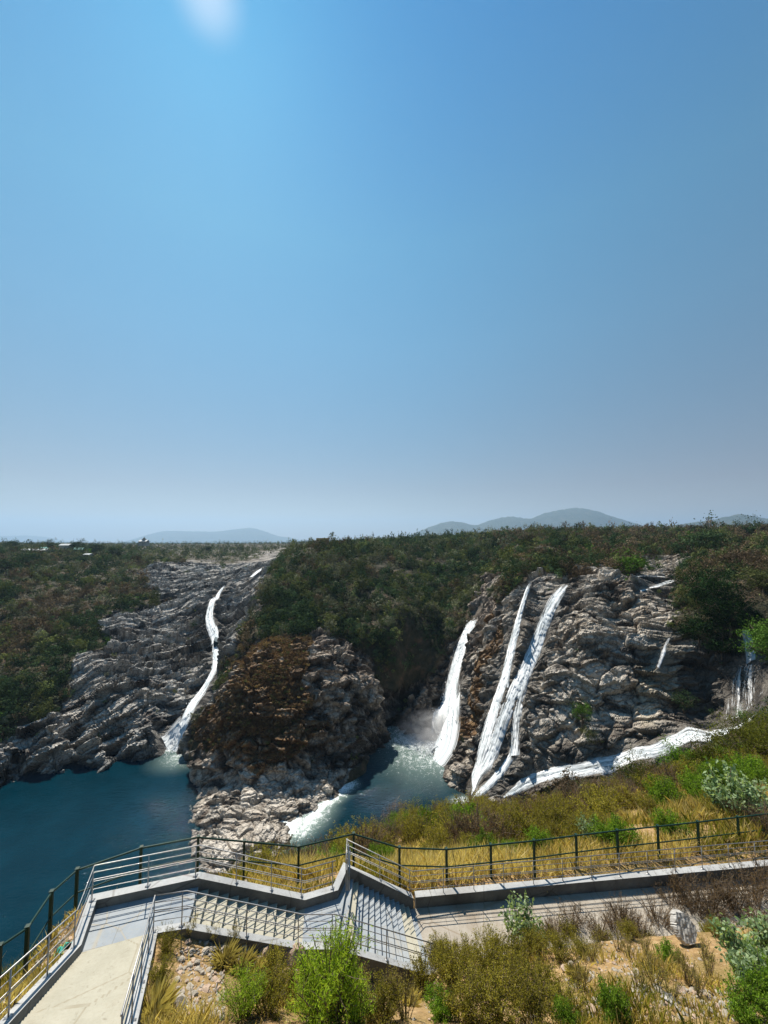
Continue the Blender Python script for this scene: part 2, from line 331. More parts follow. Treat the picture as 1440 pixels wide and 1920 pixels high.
def mat_gorge():
    n = NT("gorge_rock_and_soil"); p = n.pos()
    big = n.noise(.05, 5, .6, p); mid = n.noise(.35, 6, .62, p); fine = n.noise(2.2, 6, .65, p)
    streak = n.noise(.5, 5, .6, p, .6, (1, 1, .12)); vein = n.attr('vein'); warm = n.attr('warm')
    v = n.math('ADD', n.math('MULTIPLY', vein, .75), n.math('MULTIPLY', fine, .25))
    grey = n.ramp(v, [(.30, (.030, .029, .030)), (.39, (.12, .115, .11)), (.49, (.33, .31, .28)), (.64, (.52, .49, .44))])
    tan = n.ramp(v, [(.28, (.055, .045, .036)), (.38, (.17, .135, .10)), (.49, (.38, .32, .25)), (.64, (.58, .51, .42))])
    c = n.mix(n.math('MULTIPLY', n.rmap(warm, .05, .45), n.rmap(big, .35, .62, .45, 1.)), grey, tan)
    brn = n.ramp(v, [(.3, (.035, .027, .021)), (.46, (.17, .13, .10)), (.63, (.44, .36, .28))])
    c = n.mix(n.rmap(warm, .6, 1.), c, brn)
    c = n.mix(n.math('MULTIPLY', n.rmap(streak, .56, .7), .7), c, (.045, .04, .036))
    c = n.mix(n.math('MULTIPLY', n.rmap(n.noise(.12, 4, .6, p, .5), .56, .68), .45), c, (.15, .09, .055))
    c = n.mix(n.math('MULTIPLY', n.attr('stain'), n.rmap(streak, .3, .6)), c, (.58, .50, .36))
    c = n.mix(n.math('MULTIPLY', n.attr('wet_shade'), .8), c, (.03, .028, .026))
    br = n.ramp(mid, [(.3, (.06, .036, .02)), (.5, (.17, .10, .048)), (.7, (.32, .205, .095))])
    c = n.mix(n.math('MULTIPLY', n.attr('brown'), n.rmap(n.noise(.25, 5, .65, p), .30, .46)), c, br)
    soil = n.ramp(n.noise(.22, 6, .65, p), [(.3, (.018, .022, .01)), (.52, (.05, .043, .024)), (.68, (.11, .068, .042)), (.82, (.22, .14, .08))])
    c = n.mix(n.attr('veg'), c, soil)
    # joints: two families of cracks, stretched along the bedding and warped
    wp = n.new('ShaderNodeTexNoise'); n.l(p, wp.inputs['Vector']); wp.inputs['Scale'].default_value = .3; wp.inputs['Detail'].default_value = 3
    ad = n.new('ShaderNodeVectorMath', operation='MULTIPLY_ADD'); n.l(wp.outputs['Color'], ad.inputs[0]); ad.inputs[1].default_value = (3.5, 3.5, 3.5); n.l(p, ad.inputs[2])
    def joints(rot, sc, scale, w):
        mp = n.new('ShaderNodeMapping'); n.l(ad.outputs[0], mp.inputs['Vector']); mp.inputs['Rotation'].default_value = rot; mp.inputs['Scale'].default_value = sc
        vo = n.new('ShaderNodeTexVoronoi', feature='DISTANCE_TO_EDGE'); n.l(mp.outputs[0], vo.inputs['Vector']); vo.inputs['Scale'].default_value = scale
        return n.rmap(vo.outputs['Distance'], 0., w)
    j1 = joints((.2, .45, .3), (.35, 1., 1.), .42, .07); j2 = joints((-.1, -.5, -.2), (.5, 1., .8), 1.05, .09); rk = n.math('SUBTRACT', 1., n.attr('veg'))
    c = n.mix(n.math('MULTIPLY', n.math('SUBTRACT', 1., n.math('MULTIPLY', j1, n.math('ADD', n.math('MULTIPLY', j2, .55), .45))), n.math('MULTIPLY', rk, .6)), c, (.03, .027, .024))
    h = n.math('ADD', n.math('MULTIPLY', mid, .6), n.math('MULTIPLY', fine, .35)); h = n.math('ADD', h, n.math('MULTIPLY', n.math('ADD', j1, n.math('MULTIPLY', j2, .5)), .6))
    n.bsdf(c, .85, n.bump(h, .65, .6), 0, .2); return n.m
def mat_ground():
    n = NT("dry_stony_soil"); p = n.pos()
    a = n.noise(.45, 5, .6, p); b = n.noise(3.5, 6, .7, p); d = n.noise(18, 4, .7, p)
    c = n.ramp(b, [(.25, (.12, .075, .035)), (.5, (.33, .21, .095)), (.68, (.47, .33, .17)), (.85, (.55, .45, .3))])
    dry = n.ramp(d, [(.3, (.10, .075, .03)), (.6, (.30, .21, .08))])
    c = n.mix(n.rmap(a, .42, .58), c, dry)
    c = n.mix(n.math('MULTIPLY', n.rmap(d, .58, .7), .5), c, (.5, .45, .38))
    h = n.math('ADD', n.math('MULTIPLY', b, 1.), n.math('MULTIPLY', d, .3))
    n.bsdf(c, .95, n.bump(h, .9, .12), 0, .1); return n.m
def mat_foliage(name="foliage", tr=.42):
    n = NT(name); c = n.attr('Col', 'Color'); r = n.new('ShaderNodeObjectInfo').outputs['Random']
    g = n.rmap(r, 0, 1, .75, 1.25)
    cc = n.new('ShaderNodeVectorMath', operation='SCALE'); n.l(c, cc.inputs[0]); n.l(g, cc.inputs['Scale'])
    d = n.new('ShaderNodeBsdfDiffuse'); t = n.new('ShaderNodeBsdfTranslucent'); m = n.new('ShaderNodeMixShader'); m.inputs[0].default_value = tr
    n.l(cc.outputs[0], d.inputs[0])
    warm = n.mix(1., cc.outputs[0], (1.25, 1.25, .6), 'MULTIPLY'); n.l(warm, t.inputs[0])
    n.l(d.outputs[0], m.inputs[1]); n.l(t.outputs[0], m.inputs[2]); n.l(m.outputs[0], n.out.inputs[0]); return n.m
def mat_water():
    n = NT("river_water"); p = n.pos()
    w1 = n.noise(.55, 3, .6, p, .3, (1, 1.9, 1)); w2 = n.noise(2.6, 3, .6, p, .2, (1, 1.5, 1)); w3 = n.noise(.13, 3, .5, p)
    h = n.math('ADD', n.math('MULTIPLY', w1, 1.), n.math('MULTIPLY', w2, .35)); h = n.math('MULTIPLY', h, n.math('ADD', 1., n.math('MULTIPLY', n.attr('chop'), 1.6)))
    f = n.attr('foam'); fn = n.noise(.7, 6, .7, p, 1.); fn2 = n.noise(2.5, 5, .7, p, .5)
    thr = n.math('ADD', f, n.math('MULTIPLY', n.math('SUBTRACT', n.math('ADD', n.math('MULTIPLY', fn, .6), n.math('MULTIPLY', fn2, .4)), .5), 2.7))
    foam = n.math('MULTIPLY', n.rmap(thr, .36, .9), n.rmap(f, .015, .12))
    milky = n.rmap(f, 0.02, .7)
    base = n.mix(n.rmap(w3, .35, .65), (.0005, .0155, .025), (.0008, .02, .032))
    base = n.mix(milky, base, (.20, .27, .23))
    c = n.mix(foam, base, (.82, .85, .86))
    b = n.bsdf(c, n.math('ADD', n.math('MULTIPLY', foam, .6), .035), n.bump(h, .5, .25), 0, .3)
    b.inputs['IOR'].default_value = 1.33; return n.m
def mat_fall():
    n = NT("white_falling_water"); uv = n.new('ShaderNodeUVMap').outputs[0]
    s1 = n.noise(1., 5, .65, uv, .3, (1.5, .09, 1)); s2 = n.noise(1., 4, .6, uv, .2, (5., .35, 1))
    s3 = n.noise(1., 3, .6, uv, .2, (.7, .035, 1)); s = n.math('ADD', n.math('ADD', n.math('MULTIPLY', s1, .45), n.math('MULTIPLY', s2, .25)), n.math('MULTIPLY', s3, .3))
    dens = n.attr('dens')
    al = n.rmap(n.math('ADD', s, n.math('MULTIPLY', n.math('SUBTRACT', dens, .5), .62)), .42, .56)
    c = n.ramp(s, [(.34, (.30, .38, .42)), (.47, (.66, .72, .75)), (.56, (.90, .92, .93)), (.68, (.97, .97, .97))])
    bp = n.bump(n.math('ADD', s, n.math('MULTIPLY', n.noise(1.6, 4, .7, n.pos()), .5)), .5, .4)
    v1 = n.new('ShaderNodeVectorMath', operation='SCALE'); n.l(bp, v1.inputs[0]); v1.inputs['Scale'].default_value = .45
    v2 = n.new('ShaderNodeVectorMath', operation='ADD'); n.l(v1.outputs[0], v2.inputs[0]); v2.inputs[1].default_value = (0, 0, .85)     # aerated water: its small faces lie mostly upward
    v3_ = n.new('ShaderNodeVectorMath', operation='NORMALIZE'); n.l(v2.outputs[0], v3_.inputs[0]); b = n.bsdf(c, .6, v3_.outputs[0], 0, .1)
    t = n.new('ShaderNodeBsdfTranslucent'); n.l(c, t.inputs[0]); mx = n.new('ShaderNodeMixShader'); mx.inputs[0].default_value = .2
    tr = n.new('ShaderNodeBsdfTransparent'); m2 = n.new('ShaderNodeMixShader'); n.l(b.outputs[0], mx.inputs[1]); n.l(t.outputs[0], mx.inputs[2])
    n.l(al, m2.inputs[0]); n.l(tr.outputs[0], m2.inputs[1]); n.l(mx.outputs[0], m2.inputs[2]); n.l(m2.outputs[0], n.out.inputs[0]); return n.m
def mat_spray():
    n = NT('aerated_water'); n.bsdf((.95, .96, .97), .6, None, 0, .2); return n.m
def mat_simple(name, c1, c2, scale=6, rough=.7, metal=0., bs=.3, bd=.02, spec=.3):
    n = NT(name); p = n.obj(); f = n.noise(scale, 5, .6, p)
    n.bsdf(n.ramp(f, [(.3, c1), (.7, c2)]), rough, n.bump(n.noise(scale*4, 4, .6, p), bs, bd), metal, spec); return n.m
def mat_concrete(name, c1, c2, dirt, joint=None):
    n = NT(name); p = n.pos()
    f = n.noise(1.1, 6, .65, p); g = n.noise(14, 4, .7, p); st = n.noise(.55, 4, .6, p, .6)
    c = n.ramp(f, [(.28, c1), (.7, c2)]); c = n.mix(n.math('MULTIPLY', n.rmap(g, .45, .75), .25), c, dirt)
    c = n.mix(n.math('MULTIPLY', n.rmap(st, .55, .7), .45), c, dirt)
    cr = n.new('ShaderNodeTexVoronoi', feature='DISTANCE_TO_EDGE'); n.l(p, cr.inputs['Vector']); cr.inputs['Scale'].default_value = .42
    c = n.mix(n.math('MULTIPLY', n.rmap(cr.outputs['Distance'], .012, .002), .55), c, dirt)
    c = n.mix(n.math('MULTIPLY', n.rmap(n.noise(5., 5, .7, p, 1.), .58, .72), .5), c, tuple(x*.6 for x in dirt))
    if joint:
        bk = n.new('ShaderNodeTexBrick'); mp = n.new('ShaderNodeMapping'); mp.inputs['Rotation'].default_value = (0, 0, joint[2]); n.l(p, mp.inputs['Vector']); n.l(mp.outputs[0], bk.inputs['Vector'])
        bk.inputs['Scale'].default_value = 1.; bk.inputs['Brick Width'].default_value = joint[0]; bk.inputs['Row Height'].default_value = joint[1]; bk.inputs['Mortar Size'].default_value = .008
        c = n.mix(n.math('MULTIPLY', bk.outputs['Fac'], .6), c, tuple(x*.5 for x in dirt))
    n.bsdf(c, .85, n.bump(g, .35, .01), 0, .25); return n.m
M = dict(gorge=mat_gorge(), ground=mat_ground(), leaf=mat_foliage(), scrub=mat_foliage('scrub_foliage', .14), water=mat_water(), fall=mat_fall(), spray=mat_spray(),
         kerb_shade=mat_concrete('shaded_kerb_concrete', (.085, .088, .088), (.19, .19, .18), (.04, .038, .03)), concrete=mat_concrete("kerb_concrete", (.29, .295, .30), (.42, .425, .415), (.15, .135, .115)),  # kerb sides take a darker concrete, shade painted into its colour
         cream=mat_concrete("cream_stone_slab", (.335, .315, .245), (.425, .40, .32), (.25, .21, .14)),
         slate=mat_concrete("blue_grey_stone_slab", (.22, .25, .28), (.33, .355, .37), (.36, .31, .22), (.9, .6, -.27)),
         pathm=mat_concrete("sandy_path_paving", (.28, .245, .20), (.38, .345, .29), (.2, .145, .09), (1.2, 1.1, -.1)),
         steel=mat_simple("brushed_steel", (.28, .275, .27), (.40, .395, .39), 9, .5, .75, .1, .002, .5),
         green=mat_simple("dark_green_paint", (.006, .026, .018), (.012, .042, .028), 12, .5, 0, .15, .003, .2),
         bark=mat_simple("bark", (.07, .05, .035), (.17, .13, .09), 9, .9, 0, .6, .03),
         stone=mat_simple("pale_stone", (.22, .185, .14), (.40, .355, .29), 5, .9, 0, .8, .03),
         redstone=mat_simple("reddish_stone", (.25, .17, .12), (.5, .38, .28), 5, .9, 0, .8, .03),
         white=mat_simple("weathered_white_sheet", (.27, .25, .22), (.47, .45, .42), 2.5, .6, 0, .3, .01),
         wall=mat_simple("pale_plaster", (.30, .29, .26), (.42, .41, .37), .5, .9),
         yellow=mat_simple("ochre_plaster", (.4, .27, .1), (.55, .38, .16), .5, .9),
         roofw=mat_simple("pale_roof_sheet", (.36, .38, .38), (.5, .52, .52), .3, .6),
         roofg=mat_simple("green_roof_sheet", (.10, .28, .24), (.18, .38, .33), .3, .6),
         dark=mat_simple("dark_opening", (.02, .02, .02), (.04, .04, .04), 2, .5),
         bag=mat_simple("turquoise_cloth", (.02, .28, .22), (.06, .42, .34), 8, .7, 0, .6, .03))
# ------------------------------------------------------------------ what covers the slopes
def inpoly(u, v, poly):
    r = np.zeros(len(u), bool); n = len(poly)
    for i in range(n):
        x1, y1 = poly[i]; x2, y2 = poly[(i+1) % n]
        c = (y1 > v) != (y2 > v)
        r ^= c & (u < (x2-x1)*(v-y1)/((y2-y1) or 1e-9)+x1)
    return r
ROCK = [[(288, 1056), (380, 1050), (420, 1060), (500, 1036), (540, 1030), (512, 1060), (478, 1120), (462, 1185), (418, 1250), (408, 1300), (362, 1400), (375, 1480), (-400, 1540), (-400, 1450), (-20, 1420), (30, 1360), (110, 1330), (130, 1260), (190, 1205), (185, 1160), (215, 1142), (290, 1140), (300, 1120), (262, 1085)],
        [(590, 1182), (640, 1200), (690, 1225), (730, 1290), (764, 1300), (740, 1375), (640, 1480), (560, 1570), (480, 1640), (330, 1640), (350, 1440), (395, 1380), (420, 1290), (440, 1240), (470, 1195), (500, 1215), (555, 1205)],
        [(728, 1290), (770, 1300), (818, 1245), (868, 1165), (908, 1088), (940, 1078), (920, 1150), (885, 1290), (830, 1470), (735, 1380)],
        [(915, 1140), (960, 1095), (990, 1080), (1070, 1066), (1140, 1078), (1240, 1040), (1295, 1045), (1285, 1110), (1275, 1190), (1340, 1190), (1440, 1190), (1500, 1240), (1450, 1330), (1335, 1372), (1290, 1425), (1150, 1470), (1000, 1500), (880, 1520), (815, 1460), (880, 1300)]]
BROWN = [[(550, 1195), (580, 1215), (590, 1260), (560, 1330), (530, 1420), (450, 1430), (440, 1330), (500, 1230)], [(545, 1190), (500, 1205), (470, 1230), (420, 1300), (395, 1380), (410, 1420), (470, 1400), (540, 1330), (560, 1290), (585, 1230)], [(560, 1330), (600, 1340), (560, 1420), (430, 1440), (410, 1400)],
         [(930, 1150), (900, 1200), (870, 1300), (850, 1400), (880, 1400), (905, 1320), (930, 1230)]]
FALLS = {  # pixel course, width in metres along it
 'wfa': ([(421, 1101), (408, 1118), (395, 1140), (393, 1165), (402, 1190), (404, 1205)], (1.6, 3, 4.4, 4.6, 4.4, 4.)),
 'wfb': ([(404, 1204), (403, 1250), (378, 1300), (348, 1352), (325, 1396), (316, 1408)], (3.4, 3.6, 5., 7, 10, 10)),
 'wfc': ([(888, 1166), (872, 1202), (853, 1265), (838, 1325), (829, 1388), (818, 1408)], (9, 11, 12, 13.5, 15, 13)),
 'wfd': ([(995, 1096), (976, 1150), (962, 1205), (945, 1275), (921, 1350), (902, 1420), (888, 1475)], (1.6, 2.6, 3.8, 4.6, 5.4, 6., 6.)),
 'wfe': ([(1062, 1099), (1038, 1132), (1015, 1185), (990, 1250), (964, 1300), (944, 1350), (925, 1405), (908, 1440), (886, 1490)], (2.6, 4., 5., 5.2, 4.8, 5., 5., 5., 5.4)),
 'wff': ([(998, 1235), (982, 1285), (970, 1345), (964, 1418)], (1.6, 3., 3.8, 4.4)),
 'wfk': ([(975, 1180), (960, 1235), (952, 1290)], (.8, 1.4, 1.)),
 'wfg': ([(960, 1418), (935, 1452), (910, 1480), (884, 1507)], (2.4, 2.6, 3., 3.4)),
 'wfh': ([(1398, 1183), (1405, 1212), (1409, 1244)], (2.2, 3.2, 2.6)),
 'wfi': ([(1405, 1246), (1396, 1290), (1395, 1345)], (4, 9, 10.5)),
 'wfj': ([(1256, 1196), (1246, 1222), (1234, 1252)], (1.0, 1.5, 1.)),
 'sta': ([(1420, 1345), (1375, 1368), (1330, 1381), (1270, 1392), (1220, 1411), (1150, 1434), (1090, 1444), (1030, 1455), (985, 1470), (966, 1484), (945, 1497)], (4, 4, 4.5, 5.5, 4.5, 3.6, 3.2, 3.2, 2.8, 1.8, .6)),
 'stb': ([(500, 1062), (486, 1070), (470, 1083)], (6, 7, 3)),
 'stc': ([(1262, 1088), (1235, 1098), (1200, 1108)], (2.4, 2.4, 1.6)),
 'std': ([(1250, 1082), (1215, 1080), (1170, 1086)], (1.2, 1.6, 1.2)),
}
PATHS = {}
for k, (px, ws) in FALLS.items():
    P = np.array([hit(u, v, 60) for u, v in px]); t = np.arange(len(P)); tt = np.linspace(0, len(P)-1, (len(P)-1)*14+1)
    i = np.clip(tt.astype(int), 0, len(P)-2); f = tt-i
    p0 = P[np.maximum(i-1, 0)]; p1 = P[i]; p2 = P[i+1]; p3 = P[np.minimum(i+2, len(P)-1)]; f = f[:, None]
    Q = .5*((2*p1)+(-p0+p2)*f+(2*p0-5*p1+4*p2-p3)*f**2+(-p0+3*p1-3*p2+p3)*f**3)
    PATHS[k] = (Q, np.interp(tt, t, ws))
def channel(x, y, pad=2.5, soft=5.):
    """1 in a watercourse's bed, 0 away from it"""
    r = np.zeros(len(x), np.float32)
    for Q, w in PATHS.values():
        lo = Q[:, :2].min(0)-18; hi = Q[:, :2].max(0)+18
        k = np.nonzero((x > lo[0]) & (x < hi[0]) & (y > lo[1]) & (y < hi[1]))[0]
        if not len(k): continue
        best = np.full(len(k), 1e9)
        for (qx, qy, _), ww in zip(Q, w):
            best = np.minimum(best, np.hypot(x[k]-qx, y[k]-qy)-ww*.5)
        r[k] = np.maximum(r[k], 1-sstep(pad-1.5, pad+soft-1.5, best))
    return r
def cover(x, y, z):
    u, v = project(x, y, z); p = np.stack([x, y, z], 1)
    n1 = fbm(p/14., 4, 11); n2 = fbm(p/14.+50, 4, 12)
    sc = np.clip(200/y, .5, 1.4)
    uu = u+n1*34*sc; vv = v+n2*26*sc
    rock = np.zeros(len(x), bool)
    for P in ROCK: rock |= inpoly(uu, vv, P)
    brown = np.zeros(len(x), bool)
    for P in BROWN: brown |= inpoly(uu, vv, P)
    return rock, brown, u, v

def grid_mesh(a0, a1, na, d0, d1, nd):
    a = np.linspace(a0, a1, na); l = np.exp(np.linspace(math.log(d0), math.log(d1), nd))
    Y = np.repeat(l, na); X = np.tile(a, nd)*Y; Z = T(X, Y)
    i = np.arange(nd-1)[:, None]*na+np.arange(na-1)[None]; i = i.ravel()
    return X, Y, Z, np.stack([i, i+1, i+na+1, i+na], 1)
def normals(x, y):
    e = np.maximum(y*.012, .5); gx = (T(x+e, y)-T(x-e, y))/(2*e); gy = (T(x, y+e)-T(x, y-e))/(2*e)
    n = np.stack([-gx, -gy, np.ones_like(gx)], 1); return n/np.linalg.norm(n, axis=1)[:, None]
def basis(e1, up):
    e1 = np.array(e1, float); e1 /= np.linalg.norm(e1); up = np.array(up, float); up -= e1*(up@e1); up /= np.linalg.norm(up)
    return np.stack([e1, np.cross(up, e1), up], 1)

def build_gorge():
    X, Y, Z, Fq = grid_mesh(-1.14, 1.14, NCOL, 62, 430, NROW)
    rock, brown, u, v = cover(X, Y, Z); p = np.stack([X, Y, Z], 1).astype(np.float32); N = normals(X, Y)
    ch = channel(X, Y, .8, 3.5)
    disp = np.zeros(len(X), np.float32); vein = np.full(len(X), .5, np.float32)
    reg = np.where(u+0.0*v < np.interp(v, [1030, 1120, 1260, 1440], [545, 490, 425, 360]), 0, np.where(u < np.interp(v, [1050, 1150, 1300, 1450], [960, 925, 850, 790]), 1, 2))
    E1 = [(.80, .42, .42), (.75, -.25, .45), (.93, .12, -.27)]; N0 = [(-.05, -.6, .8), (.1, -.75, .65), (-.1, -.8, .6)]
    LED = [((13., 4.6), (4.6, 1.8), (1.7, .45)), ((9., 2.4), (3.1, 1.0), (1.2, .2)), ((11., 2.9), (3.9, 1.25), (1.4, .35))]
    ST = [(24., 4.4, 5.), (8., 5.5, 6.), (20., 5.6, 7.)]; AMP = [.55, .85, .6]
    for k in range(3):
        m = np.nonzero(rock & (reg == k) & (Z > -97))[0]; q = p[m]
        e1 = np.array(E1[k], np.float32); e1 /= np.linalg.norm(e1); w = np.cross(np.array(N0[k], np.float32), e1); w /= np.linalg.norm(w); w = w if w[2] > 0 else -w
        nn = np.cross(e1, w); B = np.stack([e1, w, nn], 1)
        qw = q + np.stack([fbm(q/18., 3, 31+k), fbm(q/18.+40, 3, 32+k), fbm(q/18.+80, 3, 33+k)], 1)*np.float32(4.5)
        l = (qw @ B)/np.array(ST[k], np.float32)
        d1, g1 = facets(l, 101+k*9); d2, g2 = facets(l*2.6+7.3, 141+k*9); d3, g3 = facets(l*6.3+3.1, 171+k*9)
        dd = (6.5, 4., 5.)[k]*fbm(q/(26., 34., 24.)[k], 3, 57+k) + AMP[k]*(1.9*d1+.7*d2+.2*d3) - AMP[k]*(1.9*np.exp(-(g1/.06)**2)+.7*np.exp(-(g2/.08)**2))
        up = qw @ w; rough = .45+.75*sstep(-.25, .35, fbm(q/30., 2, 88+k))
        for j, (per, am) in enumerate(LED[k]):   # ledges along the bedding: flat treads, steep risers
            ph = up/per + .55*fbm(q/(per*2.2), 3, 77+k*5+j) + .5*(d1, d2, d3)[j]
            dd += am*(.5-(ph % 1))*rough
        bl = (qw @ B)/np.array(((14., 2.6, 4.), (5., 3.5, 4.), (10., 3., 4.))[k], np.float32)
        vein[m] = .5+.62*fbm(bl, 5, 210+k, .6)+.07*d1+.05*d2+(-.01, .01, .03)[k]+.05*((reg[m] == 1) & (v[m] > 1440))
        disp[m] = dd*np.where((reg[m] == 1) & (v[m] > 1440), .5, 1.)
    sl = ~rock
    m = np.nonzero(sl)[0]; disp[m] = 3.0*fbm(p[m]/26., 4, 61) + 1.1*fbm(p[m]/5., 3, 64)
    disp *= (1-.94*ch)
    disp *= np.clip((Y-62)/22, .1, 1)*np.clip((440-Y)/90, .35, 1)
    wl = np.clip((Z+93)/5, .25, 1); disp *= wl
    P = np.stack([X, Y, Z], 1)+N*disp[:, None]
    seep = np.exp(-((u-1250)/26)**2)*sstep(1180, 1200, v)*(1-sstep(1255, 1330, v)) + np.exp(-((u-1215)/20)**2)*sstep(1230, 1250, v)*(1-sstep(1330, 1400, v))*.7
    wet_shade = np.clip(channel(X, Y, 1.5, 7)*.8 + (1-sstep(-89.5, -85.5, P[:, 2]))*.8*(v < 1440) + (reg == 1)*(v < 1440)*(1-sstep(-86, -76, P[:, 2]))*.55 + (1-sstep(-90, -89, P[:, 2]))*.7 + sstep(.0, .5, inpoly(u, v, [(690, 1180), (850, 1150), (840, 1200), (800, 1340), (735, 1360)])*1.)*.55  # wet rock by the water; painted shade on headland base and mid gorge wall
                  + inpoly(u, v, [(1285, 1225), (1330, 1195), (1490, 1190), (1490, 1360), (1300, 1362), (1270, 1330)])*1.05, 0, 1)  # shade of the right-hand recess, painted dark into the rock
    warm = np.where(reg == 1, np.where(v < 1430, .92, .4), np.where(reg == 2, .42, .1))+.15*fbm(p/12., 3, 99)
    at = dict(vein=vein, warm=warm.astype(np.float32), veg=(~rock).astype(np.float32), brown=brown.astype(np.float32), wet_shade=wet_shade, stain=seep)
    regf = reg[Fq[:, 0]]
    for k, nm in enumerate(("left_cliff", "headland", "right_cliff")):
        f = Fq[regf == k]; ids, inv = np.unique(f, return_inverse=True)
        me = mesh_np(nm, P[ids], inv.reshape(-1, 4), [M['gorge']], False, attrs={a: b[ids] for a, b in at.items()})
        tag(link(nm, me), kind='structure')
def build_far_and_near():
    X, Y, Z, Fq = grid_mesh(-1.74, 1.74, 420, 405, 25000, 280)
    Z = Z-.6*np.clip((460-Y)/55, 0, 1)+fbm(np.stack([X, Y, Z], 1)/60., 3, 5)*np.clip((Y-430)/300, 0, 2.)
    one = np.ones(len(X), np.float32)
    rock, brown, u, v = cover(X, Y, Z)
    tag(link("plateau", mesh_np("plateau", np.stack([X, Y, Z], 1), Fq, [M['gorge']], True, attrs=dict(veg=(~rock).astype(np.float32), brown=0*one, wet_shade=0*one, stain=0*one, vein=.43+.4*fbm(np.stack([X, Y, Z], 1)/np.array((14., 9., 5.)), 4, 8), warm=.2*one))), kind='structure')
    X, Y, Z, Fq = grid_mesh(-1.5, 1.5, 640, 4.2, 66, 460)
    Z = gz(X, Y)
    tag(link("ground", mesh_np("ground", np.stack([X, Y, Z], 1), Fq, [M['ground']], True)), kind='structure')

# ------------------------------------------------------------------ the walkway's plan
LZ1, LZ2, LZ3 = -12.0, -13.75, -15.7
wA = np.array((-9.27, 13.16)); wB = np.array((-6.36, 13.95)); wCn = np.array((-6.05, 12.55)); wK = np.array((-7.05, 12.35)); wE = np.array((-7.35, 12.22)); wC = np.array((-8.7, 11.81))
wF1 = np.array((-7.35, 7.3)); wF2 = np.array((-4.75, 7.3))           # upper end of the ribbed ramp
w3f = np.array((-2.93, 15.1)); w3n = np.array((-2.75, 13.75)); w4f = np.array((-1.75, 15.5)); w4n = np.array((-1.62, 13.75))
w5 = np.array((-1.45, 16.45)); w6f = np.array((1.25, 17.25)); w6n = np.array((1.75, 14.75))
wPf = np.array((24., 19.35)); wPn = np.array((24., 17.0))
RAMP_RISE = .46
def ramp_z(q): # height of the ramp along its axis
    ax = ((wF1+wF2)-(wC+wE))/2; L = np.linalg.norm(ax); ax = ax/L
    return LZ1 + RAMP_RISE*max(0., float((np.asarray(q)-(wC+wE)/2) @ ax))
WALK = [([wA, wB, wCn, wK, wC], LZ1), ([wC, wK, (wK+wF2)/2, (wC+wF1)/2], LZ1+.1), ([(wC+wF1)/2, (wK+wF2)/2, wF2, wF1], LZ1+1.1), ([wB, w3f, w3n, wCn], LZ2), ([w3f, w4f, w4n, w3n], LZ2), ([w4f, w5, w6f, w6n, w4n], LZ3), ([w6f, wPf, wPn, w6n], LZ3)]
def clamp_under_walk(X, Y, Z):
    for poly, z in WALK:
        c = sum(poly)/len(poly); big = [c+(q-c)*(1+.3/np.linalg.norm(q-c)) for q in poly]
        m = inpoly(X, Y, [tuple(q) for q in big]); Z = np.where(m, np.minimum(Z, z-.25), Z)
    return Z
def gz(X, Y):
    """height of the near hill, with its small bumps and the cut for the walkway"""
    X = np.atleast_1d(np.asarray(X, float)); Y = np.atleast_1d(np.asarray(Y, float)); Z = T(X, Y); p = np.stack([X, Y, Z*0], 1)
    Z = Z+.10*fbm(p/.9, 4, 91)+.35*fbm(p/4., 3, 92)*np.clip((Y-4)/10, .3, 1)
    return clamp_under_walk(X, Y, Z)
NCOL, NROW = 900, 1050
build_gorge(); build_far_and_near()

